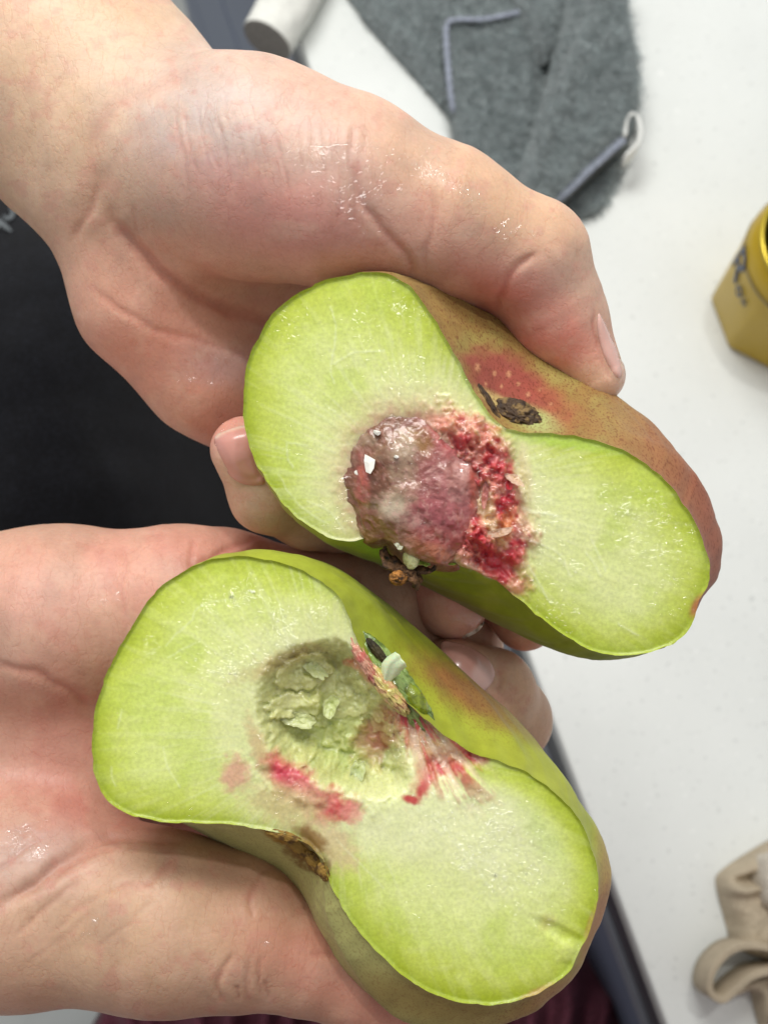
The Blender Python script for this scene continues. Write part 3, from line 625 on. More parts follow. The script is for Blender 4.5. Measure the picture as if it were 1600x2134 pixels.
def fibres(px, py, cx, cy, sc=1.0, z=0.0):  # streaks that run out from the pit
    a = np.arctan2(py - cy, px - cx); r = np.hypot(px - cx, py - cy)
    return fbm(np.stack([np.cos(a) * 44 * sc, np.sin(a) * 44 * sc, r / 110 + z], -1), 3)
def veins(px, py, lines, w=2.0):
    q = np.stack([px, py], 1) + (np.stack([n2(px, py, 20, 31), n2(px, py, 20, 37)], 1) - .5) * 8; v = np.zeros(len(px))
    for l in lines: v = np.maximum(v, np.exp(-(poly_dist(q, resample(l, 5 * len(l)), False) / w) ** 2))
    return v
def flesh_base(px, py, e, pc, z):
    n = n2(px, py, 55, z); nm = n2(px, py, 20, z + 5); fb = fibres(px, py, pc[0], pc[1], 1.0, z); rp = np.hypot(px - pc[0], py - pc[1])
    c = np.tile(lin((170, 186, 54)), (len(px), 1))
    ee = e * (.55 + .9 * n2(px, py, 130, z + 20, 3)) + 34 * (n - .5) + 14 * (fb - .5)
    c = mixc(c, (194, 207, 90), sm(2, 44, ee)); c = mixc(c, (208, 220, 128), sm(30, 120, ee)); c = mixc(c, (218, 227, 150), sm(80, 190, ee) * .8)
    c = mixc(c, (226, 228, 180), .8 * (1 - sm(150, 330, rp + 190 * (fb - .5))))
    ql = blob(px, py, pc[0] + 250, pc[1] + 150, 300, 210, 30, .7, .2, 60); c = mixc(c, (226, 230, 186), .38 * ql * sm(20, 110, e))
    c = mixc(c, (190, 208, 92), .45 * sm(.52, .70, n2(px, py, 80, z + 9, 3)) * sm(110, 260, rp)); c = mixc(c, (224, 230, 160), .22 * sm(.54, .7, nm) * sm(20, 60, e))
    c = mixc(c, (232, 235, 206), (.32 * sm(.5, .7, fb)) * (1 - sm(200, 420, rp))); c = mixc(c, (232, 236, 190), .08 * sm(.54, .66, fb))
    h = -.25 * np.exp(-e / 7.0) - .5 * np.exp(-e / 45.0) + .3 * (n - .5) * sm(10, 50, e) + .07 * (nm - .5) + .09 * (fb - .5) * sm(10, 50, e)
    return c, h
def build_flesh(H, fn, parent, label, step=3.3):
    pts = np.vstack([H.L[::1], H.R[::-1][1:-1]]); d = np.linalg.norm(np.diff(pts, axis=0, append=pts[:1]), axis=1)
    keep = [0]; acc = 0
    for i in range(1, len(pts)):
        acc += np.linalg.norm(pts[i] - pts[i - 1])
        if acc > 2.6: keep.append(i); acc = 0
    pts = pts[keep]; V, T, n = fill(pts, step); e = poly_dist(V, H.outline[::3])
    col, h, wet = fn(V[:, 0], V[:, 1], e); h = np.where(e < .8, 0.0, h) * sm(0, 5, e) - .0 + .12
    W3 = P(V[:, 0], V[:, 1], H.pd(V)) - AF * h[:, None]
    SURF.append((W3, wet, V)); return mesh('flesh', W3, T, M_FLESH, parent, col, {'wet': wet}, label=label)
SURF = []; FAN = [0, 0]; TER = [0]
M_JUICE = M_WATER
def flesh1(px, py, e):
    c, h = flesh_base(px, py, e, (890, 1020), 2.0)
    pe = blob(px, py, 880, 1015, 165, 150, 50, .22, .12, 18)
    halo = blob(px, py, 885, 1012, 205, 185, 40, .25, .2, 30)
    c = mixc(c, (210, 196, 150), .6 * halo)
    c = mixc(c, (196, 140, 122), .7 * blob(px, py, 890, 1015, 176, 160, 40, .2, .2, 14))
    tear = blob(px, py, 1010, 1040, 78, 170, -18, .3, .35, 24); tri = blob(px, py, 1010, 1175, 85, 40, 38, .35, .4, 16); tear = np.maximum(tear, tri)
    tear = np.maximum(tear, blob(px, py, 985, 905, 75, 36, 25, .4, .4, 16))
    rx_ = px * .62 + py * .78; ry_ = -px * .78 + py * .62; rx_ = rx_ + 30 * (n2(px, py, 50, 61, 3) - .5); nr = n2(rx_ * .38, ry_, 14, 4, 5); rid = 1 - np.abs(n2(px, py, 22, 7, 4) - .5) * 4
    c = mixc(c, (204, 118, 108), .8 * tear); c = mixc(c, (214, 176, 146), .7 * tear * sm(.52, .66, nr)); c = mixc(c, (180, 50, 60), .9 * tear * sm(.50, .62, n2(px, py, 26, 12, 4)))
    for x, y, rx, ry, a in [(1030, 950, 34, 22, 40), (1045, 985, 22, 30, 0), (1030, 1075, 36, 22, -30), (1055, 1060, 20, 40, 10), (1010, 1150, 60, 22, 28), (1055, 1170, 16, 46, 18), (1035, 1195, 40, 16, 30), (960, 915, 22, 12, 0), (1060, 1200, 22, 14, 40)]:
        c = mixc(c, (184, 44, 60), .75 * blob(px, py, x, y, rx, ry, a, .5, .7, 12))
    c = mixc(c, (226, 196, 150), .8 * blob(px, py, 1010, 1068, 18, 50, -20, .5, .5)); c = mixc(c, (222, 214, 168), .8 * blob(px, py, 1092, 985, 14, 60, -5, .6, .4))
    c = mixc(c, (226, 160, 96), .5 * blob(px, py, 1050, 1100, 16, 40, 20, .5, .6, 10))
    c = mixc(c, (236, 170, 140), .9 * blob(px, py, 1075, 1222, 20, 12, 45, .5))
    c = mixc(c, (214, 150, 130), .7 * blob(px, py, 930, 885, 60, 14, 15, .6, .5)); c = mixc(c, (168, 204, 62), .8 * blob(px, py, 1010, 820, 20, 60, -35, .7))
    c = mixc(c, (178, 206, 84), .8 * blob(px, py, 1200, 922, 130, 14, 8, .6, .4)); c = mixc(c, (182, 92, 76), .8 * blob(px, py, 1456, 1262, 12, 26, 30, .5))
    v = veins(px, py, [[(690, 640), (700, 700), (690, 760), (695, 800)], [(690, 760), (740, 735), (800, 730)], [(640, 1045), (690, 1070), (720, 1110)], [(598, 922), (600, 950), (610, 975)], [(598, 922), (640, 930)], [(1230, 1120), (1260, 1190)], [(1220, 1150), (1250, 1200)], [(1290, 1300), (1330, 1325)], [(580, 990), (620, 1050), (680, 1090)], [(1085, 1120), (1160, 1150), (1190, 1200)], [(1090, 1060), (1160, 1075)], [(1100, 1180), (1150, 1260)]])
    c = mixc(c, (236, 242, 212), .32 * v)
    h = h - 2.0 * blob(px, py, 868, 1010, 120, 105, 50, .5) + tear * (1.4 + 3.0 * (nr - .5) + 1.0 * (rid - .5)) + 0.3 * halo * (n2(px, py, 12, 3) - .5) - 2.0 * blob(px, py, 1085, 1030, 14, 90, -8, .6) * .3
    ring = np.clip(blob(px, py, 880, 1015, 178, 152, 50, .25, .35, 14) - blob(px, py, 872, 1018, 142, 118, 50, .16, .3, 12), 0, 1); h = h + ring * (1.2 + 5.0 * (n2(px, py, 15, 44, 4) - .42)) * (.08 + .92 * sm(860, 980, px))
    h = h + 1.8 * blob(px, py, 1000, 1130, 60, 50, 0, .8) * (1 - sm(.4, .6, nr)) - 2.2 * blob(px, py, 1010, 1165, 60, 22, 30, .6) + .07 * v
    wet = .35 + .65 * np.maximum.reduce([tear, blob(px, py, 860, 620, 60, 50, 30, .7), blob(px, py, 1380, 1100, 90, 60, 40, .8), blob(px, py, 1120, 1150, 60, 120, 0, .8), blob(px, py, 1290, 1080, 60, 40, 0, .8)])
    return c, h, wet
def flesh2(px, py, e):
    c, h = flesh_base(px, py, e, (700, 1520), 6.0)
    q = np.stack([px, py], 1)
    hol = resample([(540, 1470), (548, 1420), (580, 1375), (640, 1348), (710, 1340), (748, 1378), (775, 1425), (815, 1470), (835, 1530), (850, 1590), (845, 1640), (800, 1668), (752, 1662), (700, 1640), (640, 1615), (580, 1588), (552, 1530)], 90, True)
    sd = poly_dist(q, hol) * np.where(inside(q, hol), 1, -1); sd = sd + 14 * (n2(px, py, 18, 3) - .5) + 8 * (n2(px, py, 7, 8) - .5)
    hole = sm(-16, 60, sd); inn = sm(-12, 18, sd)
    fl = n2(px, py, 26, 5, 4); fine = n2(px, py, 9, 2, 4)
    c = mixc(c, (206, 212, 150), .6 * blob(px, py, 700, 1510, 230, 220, 40, .3, .3, 40))
    c = mixc(c, (186, 188, 124), inn * .9); c = mixc(c, (176, 168, 108), .4 * inn * sm(.5, .7, fl)); c = mixc(c, (206, 214, 158), .6 * inn * sm(.52, .66, fine))
    c = mixc(c, (184, 150, 96), .5 * blob(px, py, 590, 1380, 90, 20, -20, .6, .6)); c = mixc(c, (150, 170, 80), .6 * blob(px, py, 720, 1560, 90, 60, 30, .8))
    c = mixc(c, (226, 230, 184), .8 * blob(px, py, 1000, 1690, 190, 110, 35, .7, .25, 60) * sm(20, 80, e)); c = mixc(c, (224, 228, 180), .7 * blob(px, py, 820, 1720, 110, 60, 20, .7, .3))
    # red stained places on the walls and the torn rim
    for x, y, rx, ry, a, cc, st in [(800, 1530, 26, 70, 12, (150, 58, 46), .9), (770, 1560, 34, 44, 20, (168, 120, 90), .7), (870, 1530, 30, 90, -28, (186, 96, 78), .8), (850, 1500, 16, 34, -30, (176, 36, 56), .9),
            (905, 1600, 70, 22, -50, (206, 138, 110), .7), (985, 1578, 28, 14, 20, (160, 30, 58), .95), (940, 1595, 34, 24, -20, (188, 44, 66), .9), (885, 1638, 14, 30, 20, (190, 36, 58), .85), (858, 1668, 20, 8, 25, (192, 36, 56), .9),
            (490, 1612, 26, 34, 10, (214, 168, 142), .9), (605, 1622, 62, 26, 28, (192, 52, 82), .95), (575, 1595, 16, 26, -20, (200, 70, 86), .8), (690, 1682, 44, 34, 12, (202, 66, 78), .95), (640, 1660, 60, 30, 20, (214, 160, 140), .6),
            (735, 1690, 22, 24, 0, (222, 150, 136), .8), (600, 1680, 80, 40, 15, (206, 186, 134), .7), (760, 1400, 14, 36, -30, (214, 130, 112), .9), (735, 1390, 20, 10, 0, (206, 90, 84), .8), (690, 1760, 60, 40, 40, (214, 190, 152), .7),
            (930, 1560, 60, 30, 20, (206, 176, 128), .6), (648, 1752, 20, 40, -50, (132, 92, 30), .8), (672, 1800, 12, 22, -20, (110, 72, 22), .9), (540, 1560, 16, 60, -20, (196, 160, 120), .6)]:
        c = mixc(c, cc, st * blob(px, py, x, y, rx, ry, a, .5, .6, 13))
    af = np.arctan2(py - 1440, px - 835); rf = np.hypot(px - 835, py - 1440); fan = blob(px, py, 915, 1560, 60, 130, -38, .5, .3, 20) * sm(10, 40, rf); st = fbm(np.stack([af * 14, rf / 90, af * 0 + 3.3], -1), 3)
    c = mixc(c, (178, 60, 66), .8 * fan * sm(.53, .62, st)); c = mixc(c, (226, 204, 176), .7 * fan * sm(.50, .40, st)); FAN[:] = [fan, st]
    c = mixc(c, (170, 196, 80), .35 * blob(px, py, 1130, 1740, 26, 60, -30, .8, .5)); c = mixc(c, (186, 170, 80), .35 * blob(px, py, 1140, 1925, 14, 22, 30, .6, .6)); c = mixc(c, (200, 140, 100), .6 * blob(px, py, 1120, 2070, 40, 8, -25, .6, .6))
    c = mixc(c, (186, 130, 80), .45 * blob(px, py, 1232, 1925, 7, 40, 18, .5, .4)); c = mixc(c, (214, 222, 150), .35 * blob(px, py, 1190, 1985, 34, 26, 0, .5, .5))
    v = veins(px, py, [[(400, 1295), (410, 1270), (440, 1255), (480, 1248)], [(400, 1295), (370, 1320), (345, 1345)], [(640, 1280), (655, 1300), (675, 1310)], [(590, 1310), (600, 1335)], [(255, 1480), (245, 1520)], [(340, 1560), (350, 1600), (375, 1640)], [(230, 1600), (240, 1640)], [(900, 1700), (960, 1760), (1020, 1850)], [(990, 1790), (1030, 1800)], [(940, 1745), (980, 1800)], [(700, 1750), (800, 1850)], [(350, 1370), (410, 1340)]])
    c = mixc(c, (234, 240, 206), .3 * v)
    h = h - hole * (6.8 + 1.6 * (fl - .5)) - inn * 1.2 + inn * (1 - hole) * 0 + inn * 1.0 * (np.abs(fl - .5) * 2) + inn * .3 * (fine - .5)
    wx = px + 26 * (n2(px, py, 16, 71, 4) - .5); wy = py + 26 * (n2(px, py, 16, 77, 4) - .5); t1 = sm(.50, .56, n2(wx, wy, 48, 81, 2)); t2 = sm(.52, .57, n2(wx, wy, 30, 87, 2)); t3 = np.maximum(blob(wx, wy, 630, 1410, 60, 40, -20, .08), np.maximum(blob(wx, wy, 610, 1485, 58, 26, 5, .08), blob(wx, wy, 760, 1645, 62, 30, 5, .08)))
    h = h + inn * (.6 * t1 + .35 * t2 + 1.5 * t3); TER[:] = [inn * np.clip(.4 * t1 + .5 * t2 + .6 * t3, 0, 1)]; c = mixc(c, (208, 208, 146), .55 * TER[0])
    h = h + .9 * blob(px, py, 640, 1640, 150, 50, 20, .5) * (fl - .4) * 2 + 1.5 * (1 - inn) * np.exp(-(sd / 9.0) ** 2) * (n2(px, py, 14, 21) - .25)
    h = h - 2.2 * blob(px, py, 880, 1540, 40, 90, -30, .7) - 1.2 * blob(px, py, 940, 1590, 50, 20, -20, .7) * fine * 2
    h = h + FAN[0] * 3.0 * (FAN[1] - .5)
    # notch near the far rim where the cut wandered
    h = h - .6 * blob(px, py, 1165, 1945, 50, 12, 28, .7) + .3 * blob(px, py, 1195, 1985, 34, 26, 0, .3, .3) - .7 * blob(px, py, 650, 1780, 14, 40, -30, .6)
    h = h + .14 * (n2(px, py, 13, 41, 2) - .5) * blob(px, py, 1030, 1780, 160, 110, 30, .7)
    wet = .3 + .7 * np.maximum.reduce([blob(px, py, 1040, 1770, 150, 90, 35, .6), blob(px, py, 900, 1560, 60, 60, 0, .8), .6 * blob(px, py, 540, 1350, 140, 110, 0, .8)])
    return c, h, wet
build_flesh(H1, flesh1, peach1, 'pale green cut flesh, torn and red right of the pit')
build_flesh(H2, flesh2, peach2, 'pale green cut flesh round an empty ragged pit hollow')

def scatter(k, n, parent, cx, cy, col):
    W3, wet, V = SURF[k]; me_col = np.array(col); w = np.clip(wet - .25, 0.015, 1) ** 1.3; w /= w.sum(); cl = rng.choice(len(W3), 40, p=w); idx = []
    for c in cl:
        dd_ = np.hypot(V[:, 0] - V[c, 0], V[:, 1] - V[c, 1]); near = np.flatnonzero(dd_ < rng.uniform(15, 60)); idx.append(rng.choice(near, min(len(near), n // 50)))
    idx = np.concatenate(idx + [rng.choice(len(W3), n // 5, p=w)])
    p = W3[idx] - AF * .02; a = -np.arctan2(V[idx, 1] - cy, V[idx, 0] - cx) + rng.normal(0, .6, len(idx)); s_ = rng.lognormal(-1.22, .4, len(idx))
    beads('juice_glints', p, a, np.stack([s_ * 1.4, s_ * .62, s_ * .16], 1), np.tile(lin(col), (len(idx), 1)) * rng.uniform(.85, 1.05, (len(idx), 1)), parent, M_JUICE)
scatter(0, 1500, peach1, 890, 1020, (206, 220, 150)); scatter(1, 2000, peach2, 700, 1520, (206, 220, 150))

# --- small lumpy solids -------------------------------------------------------
def lump(name, ctr, axes, mat, parent, amp=.15, sc=2.0, colfn=None, nu=40, nv=28, seed=0.0, ridged=False, label=None, basis=None, sharp=0.0):
    u = np.linspace(0, 2 * math.pi, nu, endpoint=False); v = np.linspace(0.02, math.pi - .02, nv); VV, UU = np.meshgrid(v, u, indexing='ij')
    S = np.stack([np.sin(VV) * np.cos(UU), np.sin(VV) * np.sin(UU), np.cos(VV)], -1).reshape(-1, 3)
    n = fbm(S * sc + seed, 5) - .5
    if ridged: n = (1 - np.abs(n) * 5) * .5
    B = np.array([AX, AU, -AF]) if basis is None else np.array(basis)
    R = (1 + amp * 2 * n)[:, None] * S * np.array(axes); W3 = np.asarray(ctr) + R @ B
    fs = grid_faces(nv, nu, True); fs = [tuple(map(int, f)) for f in fs[:, ::-1]]; fs += [tuple(range(nu)), tuple(range(nv * nu - 1, nv * nu - nu - 1, -1))]
    col = None
    if colfn is not None: a, b, d = proj(W3); col = colfn(a, b, S)
    return mesh(name, W3, fs, mat, parent, col, smooth=sharp == 0, label=label)
def pitcol(px, py, S):
    c = np.tile(lin((134, 92, 70)), (len(px), 1)); n = n2(px, py, 22, 2, 5); nb = n2(px, py, 50, 8, 4); nf = n2(px, py, 9, 4, 3)
    c = mixc(c, (160, 92, 90), .85 * sm(835, 900, px + 30 * (nb - .5)))
    c = mixc(c, (118, 70, 46), .75 * (1 - sm(760, 860, px + 60 * (nb - .5))) * sm(.4, .6, n)); c = mixc(c, (170, 146, 120), .6 * sm(.55, .68, nb) )
    for x, y, rx, ry, a, cc, st in [(845, 925, 34, 30, 0, (190, 166, 140), .8), (820, 1060, 30, 26, 30, (200, 184, 156), .85), (860, 1085, 60, 18, 25, (206, 188, 164), .8), (940, 1040, 70, 60, 0, (168, 98, 100), .7), (970, 990, 40, 40, 0, (206, 150, 140), .6),
            (900, 1090, 60, 40, 20, (160, 78, 84), .8), (840, 1115, 50, 20, 35, (140, 100, 78), .9), (930, 1130, 60, 24, 10, (182, 92, 84), .7), (900, 1150, 50, 16, 20, (188, 120, 84), .7), (960, 930, 60, 24, 20, (206, 110, 110), .7), (985, 1000, 8, 60, 0, (190, 84, 66), .7),
            (905, 1015, 20, 18, 0, (150, 84, 80), .7), (790, 1000, 16, 60, 10, (110, 66, 44), .6), (880, 915, 20, 30, -20, (150, 106, 50), .8), (755, 1000, 14, 50, 0, (196, 96, 90), .6)]:
        c = mixc(c, cc, st * blob(px, py, x, y, rx, ry, a, .6, .5, 16))
    c = mixc(c, (206, 160, 148), .35 * sm(.56, .66, nf)); c = mixc(c, (120, 56, 50), .45 * sm(.58, .7, n2(px, py, 14, 17, 3)))
    return c
pit_c = P(868, 1006, 196.0); e1 = AX * .6 - AU * .8; e2 = AX * .8 + AU * .6
pit = lump('pit', pit_c, (18.0, 14.6, 9.2), M_PIT, peach1, .15, 2.6, pitcol, 220, 160, 4.2, label='brownish pink pit shiny with juice', basis=[e1, e2, -AF])
me_ = pit.data; co = np.empty(len(me_.vertices) * 3, np.float32); me_.vertices.foreach_get('co', co); wv = co.reshape(-1, 3).astype(float) * 1000 + np.array(peach1.location) * 1000
a_, b_, d_ = proj(wv); q_ = np.stack([a_, b_], 1); so = np.where(inside(q_, H1.outline), 0, poly_dist(q_, H1.outline[::3])); wv = wv + AF * np.clip((so - 14) * .35, 0, 12)[:, None]
me_.vertices.foreach_set('co', ((wv - np.array(peach1.location) * 1000) * .001).astype(np.float32).ravel()); me_.update()
def pit_front(px, py):          # depth of the front of the pit near a pixel
    dx = (np.array([px, py]) - np.array([868, 1006])) * 191 / F; q = np.array([dx[0] * .6 + dx[1] * .8, dx[0] * .8 - dx[1] * .6]) / np.array([18.0, 14.6])
    return 196 - 9.2 * math.sqrt(max(0.05, 1 - q @ q))
pp = []
while len(pp) < 90:
    x, y = rng.normal(880, 60), rng.normal(1010, 60); dpf = pit_front(x, y)
    if dpf < 188.6: pp.append(P(x, y, dpf - .2))
sz_ = rng.lognormal(-1.8, .3, 90); beads('juice_glints', np.array(pp), rng.uniform(0, 3, 90), np.stack([sz_ * 1.6, sz_ * .8, sz_ * .25], 1), np.tile(lin((190, 130, 116)), (90, 1)), peach1, M_JUICE)
def shard(name, px, py, d, wpx, hpx, ang, mat, parent, th=.8, seed=1, col=None, tiltx=.3):
    r = np.random.default_rng(seed); k = 7; a = np.sort(r.uniform(0, 2 * math.pi, k)); a = np.linspace(0, 2 * math.pi, k, endpoint=False) + r.uniform(-.3, .3, k)
    rad = r.uniform(.7, 1.15, k); ca, sa = math.cos(math.radians(ang)), math.sin(math.radians(ang)); s = d / F
    X = np.cos(a) * rad * wpx * s; Y = np.sin(a) * rad * hpx * s; x = X * ca - Y * sa; y = X * sa + Y * ca
    C = P(px, py, d); T = C + x[:, None] * AX - y[:, None] * AU - AF * (th + tiltx * X + r.uniform(-.15, .15, k))[:, None]
    V = np.vstack([T, T + AF * (th * 1.4), C[None] - AF * (th * 1.35)]); fs = [(i, (i + 1) % k, k * 2) for i in range(k)] + [((i + 1) % k, i, i + k, (i + 1) % k + k) for i in range(k)] + [tuple(range(2 * k - 1, k - 1, -1))]
    return mesh(name, V, [f[::-1] for f in fs], mat, parent, None if col is None else np.tile(lin(col), (len(V), 1)), smooth=False)
for i, (x, y, w_, h_, a) in enumerate([(769, 966, 21, 13, 75), (786, 902, 10, 5, 25), (826, 952, 6, 4, 30), (742, 985, 6, 4, 70)]):
    shard('pit_chip', x, y, pit_front(x, y) - .2 + (.0 if i != 4 else 1), w_, h_, a, M_CHIP, peach1, .7, 10 + i)
# torn scraps of flesh and membrane: lobed thin sheets with a ragged edge
def flake(px, py, d, wpx, hpx, ang, parent, col, seed, curl=1.1, th=.8, name='flesh_flake', lift=.4, mat=None):
    nu, nr = 44, 9; a = np.linspace(0, 2 * math.pi, nu, endpoint=False); R = 1 + .5 * (fbm(np.stack([np.cos(a) * 1.6 + seed, np.sin(a) * 1.6, a * 0 + seed], -1), 5) - .5) * 2
    rr_ = np.linspace(0.02, 1, nr); A, RR = np.meshgrid(a, rr_); X = np.cos(A) * RR * R * wpx; Y = np.sin(A) * RR * R * hpx
    c, s = math.cos(math.radians(ang)), math.sin(math.radians(ang)); x = (X * c - Y * s).ravel(); y = (X * s + Y * c).ravel(); sc = d / F
    z = (lift + curl * (RR * np.cos(A - 1.2)).ravel() * .5 + curl * .45 * RR.ravel() ** 2 + (n2(x + px, y + py, 9, seed, 3) - .5) * 1.5)
    T = P(px, py, d) + (x * sc)[:, None] * AX - (y * sc)[:, None] * AU - AF * z[:, None]; Bm = T + AF * th * (1.2 - .9 * RR.ravel())[:, None] * 2
    m = len(T); f = grid_faces(nr, nu, True); fs = [tuple(map(int, q)) for q in np.vstack([f, f[:, ::-1] + m])]
    ring = (nr - 1) * nu + np.arange(nu); fs += [(int(p), int(q), int(q) + m, int(p) + m) for p, q in zip(np.roll(ring, -1), ring)]; fs += [tuple(range(nu))[::-1], tuple(range(m, m + nu))]
    cc = np.tile(lin(np.array(col) * np.array([.93, .96, .88])), (m, 1)) * (.86 + .28 * n2(x + px, y + py, 10, seed))[:, None]
    return mesh(name, np.vstack([T, Bm]), fs, mat or M_FLESH, parent, np.vstack([cc, cc]), {'wet': np.full(2 * m, .5)})
for i, (x, y, dz, w_, h_, a, cc) in enumerate([
        (655, 1392, 3.6, 30, 13, 40, (204, 208, 158)), (690, 1470, 4.4, 15, 24, 15, (200, 206, 150)), (745, 1610, 3.2, 16, 28, 20, (206, 212, 162)), (822, 1668, .8, 30, 13, -15, (222, 226, 188)), (620, 1500, 3.6, 34, 14, 8, (200, 202, 152))]):
    flake(x, y, H2.dc + dz + 1.2, w_, h_, a, peach2, cc, 3.7 * i + 1)
for i, (x, y, dz, w_, h_, a, cc) in enumerate([(826, 1122, 1.0, 10, 24, -25, (214, 210, 186)), (1072, 1000, -191 + 189, 22, 10, 35, (240, 190, 170)), (1060, 1010, -191 + 189.5, 10, 12, 10, (198, 40, 60)), (1040, 1110, 0, 30, 8, -15, (220, 170, 150)), (960, 900, 0, 26, 8, 20, (216, 150, 130)), (905, 905, 0, 16, 12, 0, (214, 176, 150)), (1010, 1030, 0, 6, 30, 8, (196, 110, 110))]):
    d0 = min(H1.dc - 1.0, pit_front(x, y) + .3) if x < 990 else H1.dc - 2.0
    flake(x, y, d0 + (dz if x < 990 else 0), w_, h_, a, peach1, cc, 5.1 * i + 2, .9, .3, lift=.1)

# dried calyx and stalk on the upper half, dark scars, torn stem socket on the lower one
def spike(pts, rads, nseg=10):
    c = resample(pts, 14); r = np.interp(np.linspace(0, 1, 14), np.linspace(0, 1, len(rads)), rads); t = np.gradient(c, axis=0); t /= np.linalg.norm(t, axis=1)[:, None]
    up = np.array([.3, .5, .81]); a = np.cross(t, up); a /= np.linalg.norm(a, axis=1)[:, None]; b = np.cross(t, a); th = np.linspace(0, 2 * math.pi, nseg, endpoint=False)
    V = c[:, None] + (a[:, None] * np.cos(th)[None, :, None] * 1.0 + b[:, None] * np.sin(th)[None, :, None] * .5) * r[:, None, None]
    V = V.reshape(-1, 3); V += (fbm(V / 1.1, 3)[:, None] - .5) * .9
    f = [tuple(map(int, q)) for q in grid_faces(14, nseg, True)] + [tuple(range(nseg))[::-1], tuple(range(13 * nseg, 14 * nseg))]
    return V, f
def join(parts):
    V = []; Fs = []; o = 0
    for v, f in parts: V.append(v); Fs += [tuple(i + o for i in q) for q in f]; o += len(v)
    return np.vstack(V), Fs
dq = 193.5
sp = [[(845, 1190), (822, 1172), (803, 1158), (799, 1140)], [(850, 1185), (880, 1190), (905, 1184), (908, 1172)], [(845, 1195), (866, 1212), (870, 1232)], [(840, 1195), (822, 1212), (812, 1216)], [(850, 1192), (880, 1184), (898, 1190)], [(838, 1190), (806, 1178), (796, 1160)], [(855, 1195), (872, 1205), (862, 1225)], [(832, 1180), (800, 1150), (796, 1170)]]
parts = [spike(np.array([P(x, y, dq + 1.2 * math.sin(i * 2 + k)) for k, (x, y) in enumerate(s_)]), [1.0, .95, .8, .15]) for i, s_ in enumerate(sp)]
Vc, Fc = join(parts); cal = mesh('calyx', Vc, Fc, M_DRY, peach1, label='dried brown star shaped calyx')
lump('calyx_core', P(843, 1194, dq), (1.8, 1.3, 1.6), M_DRY, cal, .35, 2.4, None, 36, 26, 1.0, True)
lump('calyx_core', P(830, 1204, dq - 1.6), (1.3, 1.1, 1.0), simple('orange_crust', (168, 112, 50), .7, 1100, .5, .8, .0008), cal, .35, 2.6, None, 30, 20, 2.0, True)
lump('stalk', P(858, 1160, 192.0), (1.5, 2.3, 1.5), M_PIT, peach1, .2, 2.2, lambda a, b, S: np.tile(lin((206, 208, 150)), (len(a), 1)) * (.8 + .4 * n2(a, b, 8))[:, None], 40, 30, 3.0)
flake(878, 1166, 193, 22, 11, 25, peach1, (120, 158, 62), 4.4, 1.0, .4); flake(838, 1140, 193, 18, 9, 40, peach1, (176, 186, 120), 8.4, 1.0, .4); flake(922, 1168, 193, 26, 8, 10, peach1, (84, 122, 40), 9.4, 1.0, .4)
scar_col = lambda a, b, S: mixc(mixc(np.tile(lin((74, 54, 34)), (len(a), 1)), (146, 118, 70), .8 * sm(.52, .64, n2(a, b, 9, 3))), (40, 26, 18), .7 * sm(.55, .66, n2(a, b, 7, 8)))
M_SCAR = wetcol('brown_scar', .7, .7, 0.0); M_SCAR.node_tree.nodes['Principled BSDF'].inputs['Coat Weight'].default_value = 0
ds = min(H1.skin_depth(1078, 866), 193.0)
ea = AX * .82 - AU * .34 - AF * 0; ea /= np.linalg.norm(ea); eb = AU * .92 + AX * .38; eb /= np.linalg.norm(eb)
lump('blossom_scar', P(1074, 870, ds + .6), (4.1, 2.6, 1.5), M_SCAR, peach1, .3, 3.0, scar_col, 90, 60, 5.0, True, 'dark brown dry scar opposite the stem', basis=[ea, eb, -AF])
lump('blossom_scar', P(1022, 848, 190.3), (3.2, .7, .7), M_SCAR, peach1, .3, 3.0, scar_col, 60, 30, 6.0, True, basis=[ea * .6 - AU * .8, AX * .8 + AU * .6, -AF])
for i, (x, y, a_, b_, an) in enumerate([(590, 1742, 2.6, .7, -15), (628, 1768, 3.4, 1.1, -38), (660, 1802, 2.4, 1.0, -50), (674, 1818, 1.4, .8, -70)]):
    t_ = math.radians(an); lump('blossom_scar', P(x, y, min(H2.skin_depth(x, y), H2.dc + 6) + .3), (a_, b_, .35), M_SCAR, peach2, .3, 3.0, lambda a, b, S: mixc(np.tile(lin((150, 116, 44)), (len(a), 1)), (84, 56, 22), .8 * sm(.5, .6, n2(a, b, 9, 3))), 50, 26, 9.0 + i, True, basis=[AX * math.cos(t_) + AU * math.sin(t_), -AX * math.sin(t_) + AU * math.cos(t_), -AF])
def gcol(base, dark): return lambda a, b, S: mixc(np.tile(lin(base), (len(a), 1)), dark, .8 * sm(.48, .62, n2(a, b, 11, 3)))
dso = H2.dc + 1.5; be = [AX * .62 - AU * .78, AX * .78 + AU * .62, -AF]
lump('stem_socket', P(818, 1420, dso + 2.2), (9.0, 2.6, 2.0), M_PIT, peach2, .28, 2.2, gcol((150, 176, 96), (84, 108, 44)), 110, 60, 2.0, True, 'torn dark green socket where the stem sat', basis=be)
lump('stem_socket', P(862, 1452, dso + 1.6), (3.9, 1.6, 1.9), M_PIT, peach2, .15, 1.6, gcol((142, 158, 44), (104, 116, 34)), 60, 40, 5.0, False, basis=be)
lump('dark_cleft', P(786, 1358, dso + .6), (2.4, .7, .9), M_SCAR, peach2, .3, 2.5, gcol((70, 62, 34), (30, 26, 14)), 50, 30, 7.0, True, basis=be)
lump('torn_ridge', P(806, 1436, dso - .6), (4.8, 1.3, 1.5), M_PIT, peach2, .3, 3.0, gcol((206, 192, 112), (214, 160, 120)), 80, 40, 8.0, True, basis=be)
